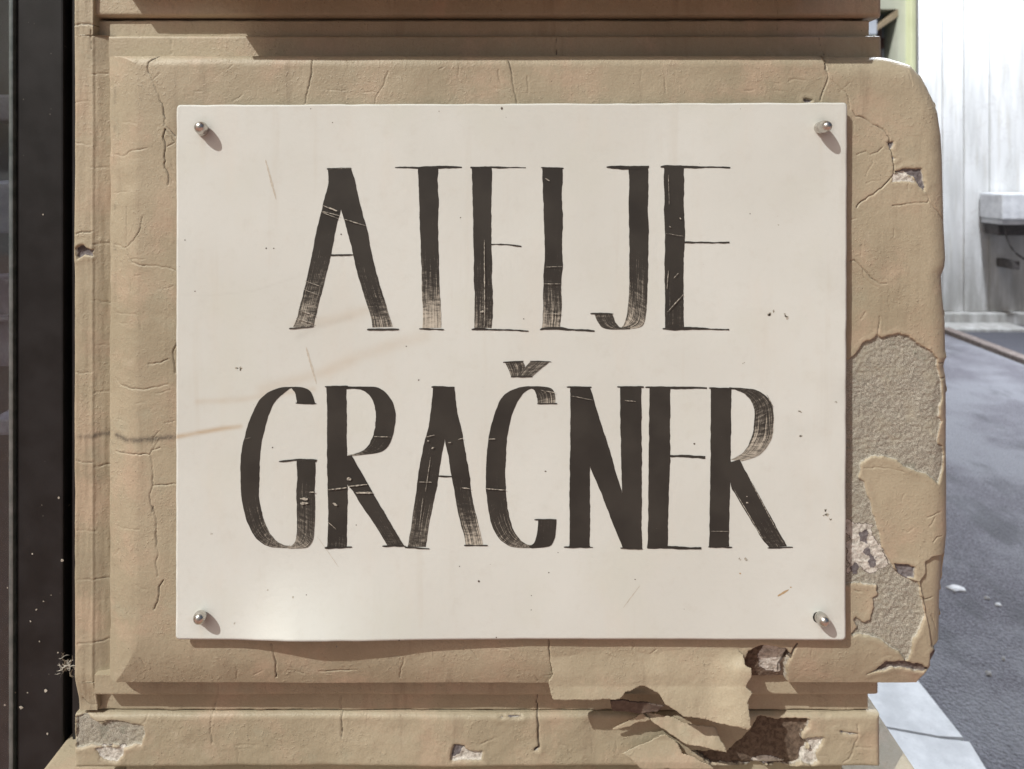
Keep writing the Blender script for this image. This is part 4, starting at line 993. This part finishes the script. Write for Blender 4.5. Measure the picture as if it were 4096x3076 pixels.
box('foot', (3680 - CX) * k, 9.0, YW - .06, YW + .028, 0.0, .098, M['marble'], mw, .01)
st = box('threshold', (3640 - CX) * k, (4010 - CX) * k, YW - .30, YW - .062, -.02, .03, M['marble'], mw, .008)
# stone shelf on that wall
YS = 4.70; ks = (D + YS) / F; M['bracket'] = mat_simple('dark_iron', (.05, .045, .045, 1), (.1, .09, .085, 1), 40, .6)
zz = lambda py, kk: EYE - (py - CY) * kk
sh = empty('stone_shelf', ((4050 - CX) * ks, YS, .8)); tag(sh, 'white stone shelf on a dark bracket fixed to the marble wall', 'shelf')
x0 = (4010 - CX) * ks
box('slab', x0, x0 + 1.1, YS, YW - .016, zz(880, ks), zz(775, ks), M['slab'], sh, .012)
box('moulding', x0 + .012, x0 + 1.1, YS + .02, YW - .016, zz(900, ks), zz(880.5, ks), M['slab'], sh, .006)
box('bracket', (4030 - CX) * ks, (4030 - CX) * ks + .7, YS + .1, YW - .016, zz(948, ks), zz(900.5, ks), M['bracket'], sh, .006)
tube('cable', [((x - CX) * ks, YS + .06, zz(y, ks)) for x, y in ((4042, 900), (4044, 930), (4050, 955), (4060, 980), (4072, 1000), (4090, 1020), (4120, 1040))], .008, M['bracket'], sh)
box('stop', (4082 - CX) * ks, (4110 - CX) * ks, YS + .08, YW - .016, zz(1085, ks), zz(1050, ks), M['bracket'], sh, .004)

# ---- the pale house beyond, seen in the gap at the top right
YH = 8.6; kh = (D + YH) / F; hx = lambda px: (px - CX) * kh; hz = lambda py: EYE - (py - CY) * kh
M['pale'] = mat_simple('pale_green_render', (.50, .53, .46, 1), (.58, .60, .53, 1), 3, .8)
M['lime'] = mat_simple('pale_yellow_green_render', (.62, .66, .44, 1), (.68, .72, .50, 1), 3, .8)
M['wood'] = mat_simple('brown_wood', (.10, .055, .05, 1), (.16, .09, .08, 1), 12, .6, .002, 40, .4, 0, (1, 1, .2))
M['blind'] = mat_simple('pale_grey_blind', (.42, .46, .54, 1), (.5, .54, .62, 1), 8, .6)
M['awn'] = mat_simple('tan_lintel', (.30, .24, .17, 1), (.38, .31, .23, 1), 9, .8)
ho = empty('pale_house', (hx(3600), YH, 0)); tag(ho, 'pale green house with a brown framed window beyond the marble wall', 'house')
box('wall', -16.0, hx(3502), YH, YH + .5, 0, 6, M['pale'], ho)
box('wall', hx(3590), hx(3624), YH, YH + .5, 0, 6, M['pale'], ho)
box('wall', hx(3502), hx(3590), YH + .003, YH + .5, 0, hz(330), M['pale'], ho)
box('wall', hx(3502), hx(3590), YH + .003, YH + .5, hz(36), 6, M['pale'], ho)
box('pilaster_strip', hx(3624), hx(3700), YH - .12, YH + .5, 0, 6, M['lime'], ho, .02)
box('pane', hx(3502), hx(3590), YH + .34, YH + .36, hz(330), hz(36), M['blind'], ho)
wf = box('window_frame', hx(3513), hx(3560), YH + .20, YH + .30, hz(330), hz(70), M['wood'], ho, .01)
box('frame_bar', hx(3574), hx(3580), YH + .26, YH + .31, hz(180), hz(135), M['wood'], ho, .004)
# lintel runs back into the reveal, so it shows as a slope
V = [(hx(3508), YH - .01, hz(105)), (hx(3591), YH - .01, hz(36)), (hx(3591), YH - .01, hz(66)), (hx(3508), YH - .01, hz(122)),
     (hx(3508), YH + .2, hz(105)), (hx(3591), YH + .2, hz(36)), (hx(3591), YH + .2, hz(66)), (hx(3508), YH + .2, hz(122))]
mesh_py('lintel', V, [(0, 3, 2, 1), (4, 5, 6, 7), (0, 1, 5, 4), (2, 3, 7, 6), (0, 4, 7, 3), (1, 2, 6, 5)], M['awn'], ho)
kb = (D + 7.6) / F
mb = box('meter_box', (3466 - CX) * kb, (3509 - CX) * kb, 7.6, 7.9, EYE - (138 - CY) * kb, EYE - (78 - CY) * kb, M['blind'], ho, .01)

# ---- the cool white street lamp that lights the yard (stands right of the picture)
M['lamp_metal'] = mat_simple('grey_lamp_metal', (.10, .10, .11, 1), (.15, .15, .16, 1), 30, .5)
g = N('lit_diffuser'); g.done((.9, .93, 1, 1), .5); g.b.inputs['Emission Color'].default_value = (.88, .94, 1, 1); g.b.inputs['Emission Strength'].default_value = 12
lp = empty('street_lamp', (4.9, 3.3, 0)); tag(lp, 'grey street lamp on a tall pole lighting the yard right of the pier', 'street lamp')
tube('pole', [(4.9, 3.3, 0), (4.9, 3.3, 2.0), (4.9, 3.3, 4.6)], [.07, .06, .045], M['lamp_metal'], lp, 12)
tube('arm', [(4.9, 3.3, 4.55), (4.6, 3.3, 4.72), (4.1, 3.3, 4.80), (3.6, 3.3, 4.80)], .025, M['lamp_metal'], lp)
box('lamp_housing', 3.0, 3.62, 3.17, 3.43, 4.765, 4.84, M['lamp_metal'], lp, .02)
box('diffuser', 3.05, 3.57, 3.21, 3.39, 4.752, 4.764, g.m, lp)
ld = bpy.data.lights.new('street_lamp_light', 'SPOT'); ld.energy = 2100; ld.spot_size = math.radians(150); ld.spot_blend = .6; ld.shadow_soft_size = .12; ld.color = (.86, .92, 1.0)
lo = bpy.data.objects.new('street_lamp_light', ld); COL.objects.link(lo); lo.parent = lp; lo.location = (3.3 - 4.9, 0, 4.74)
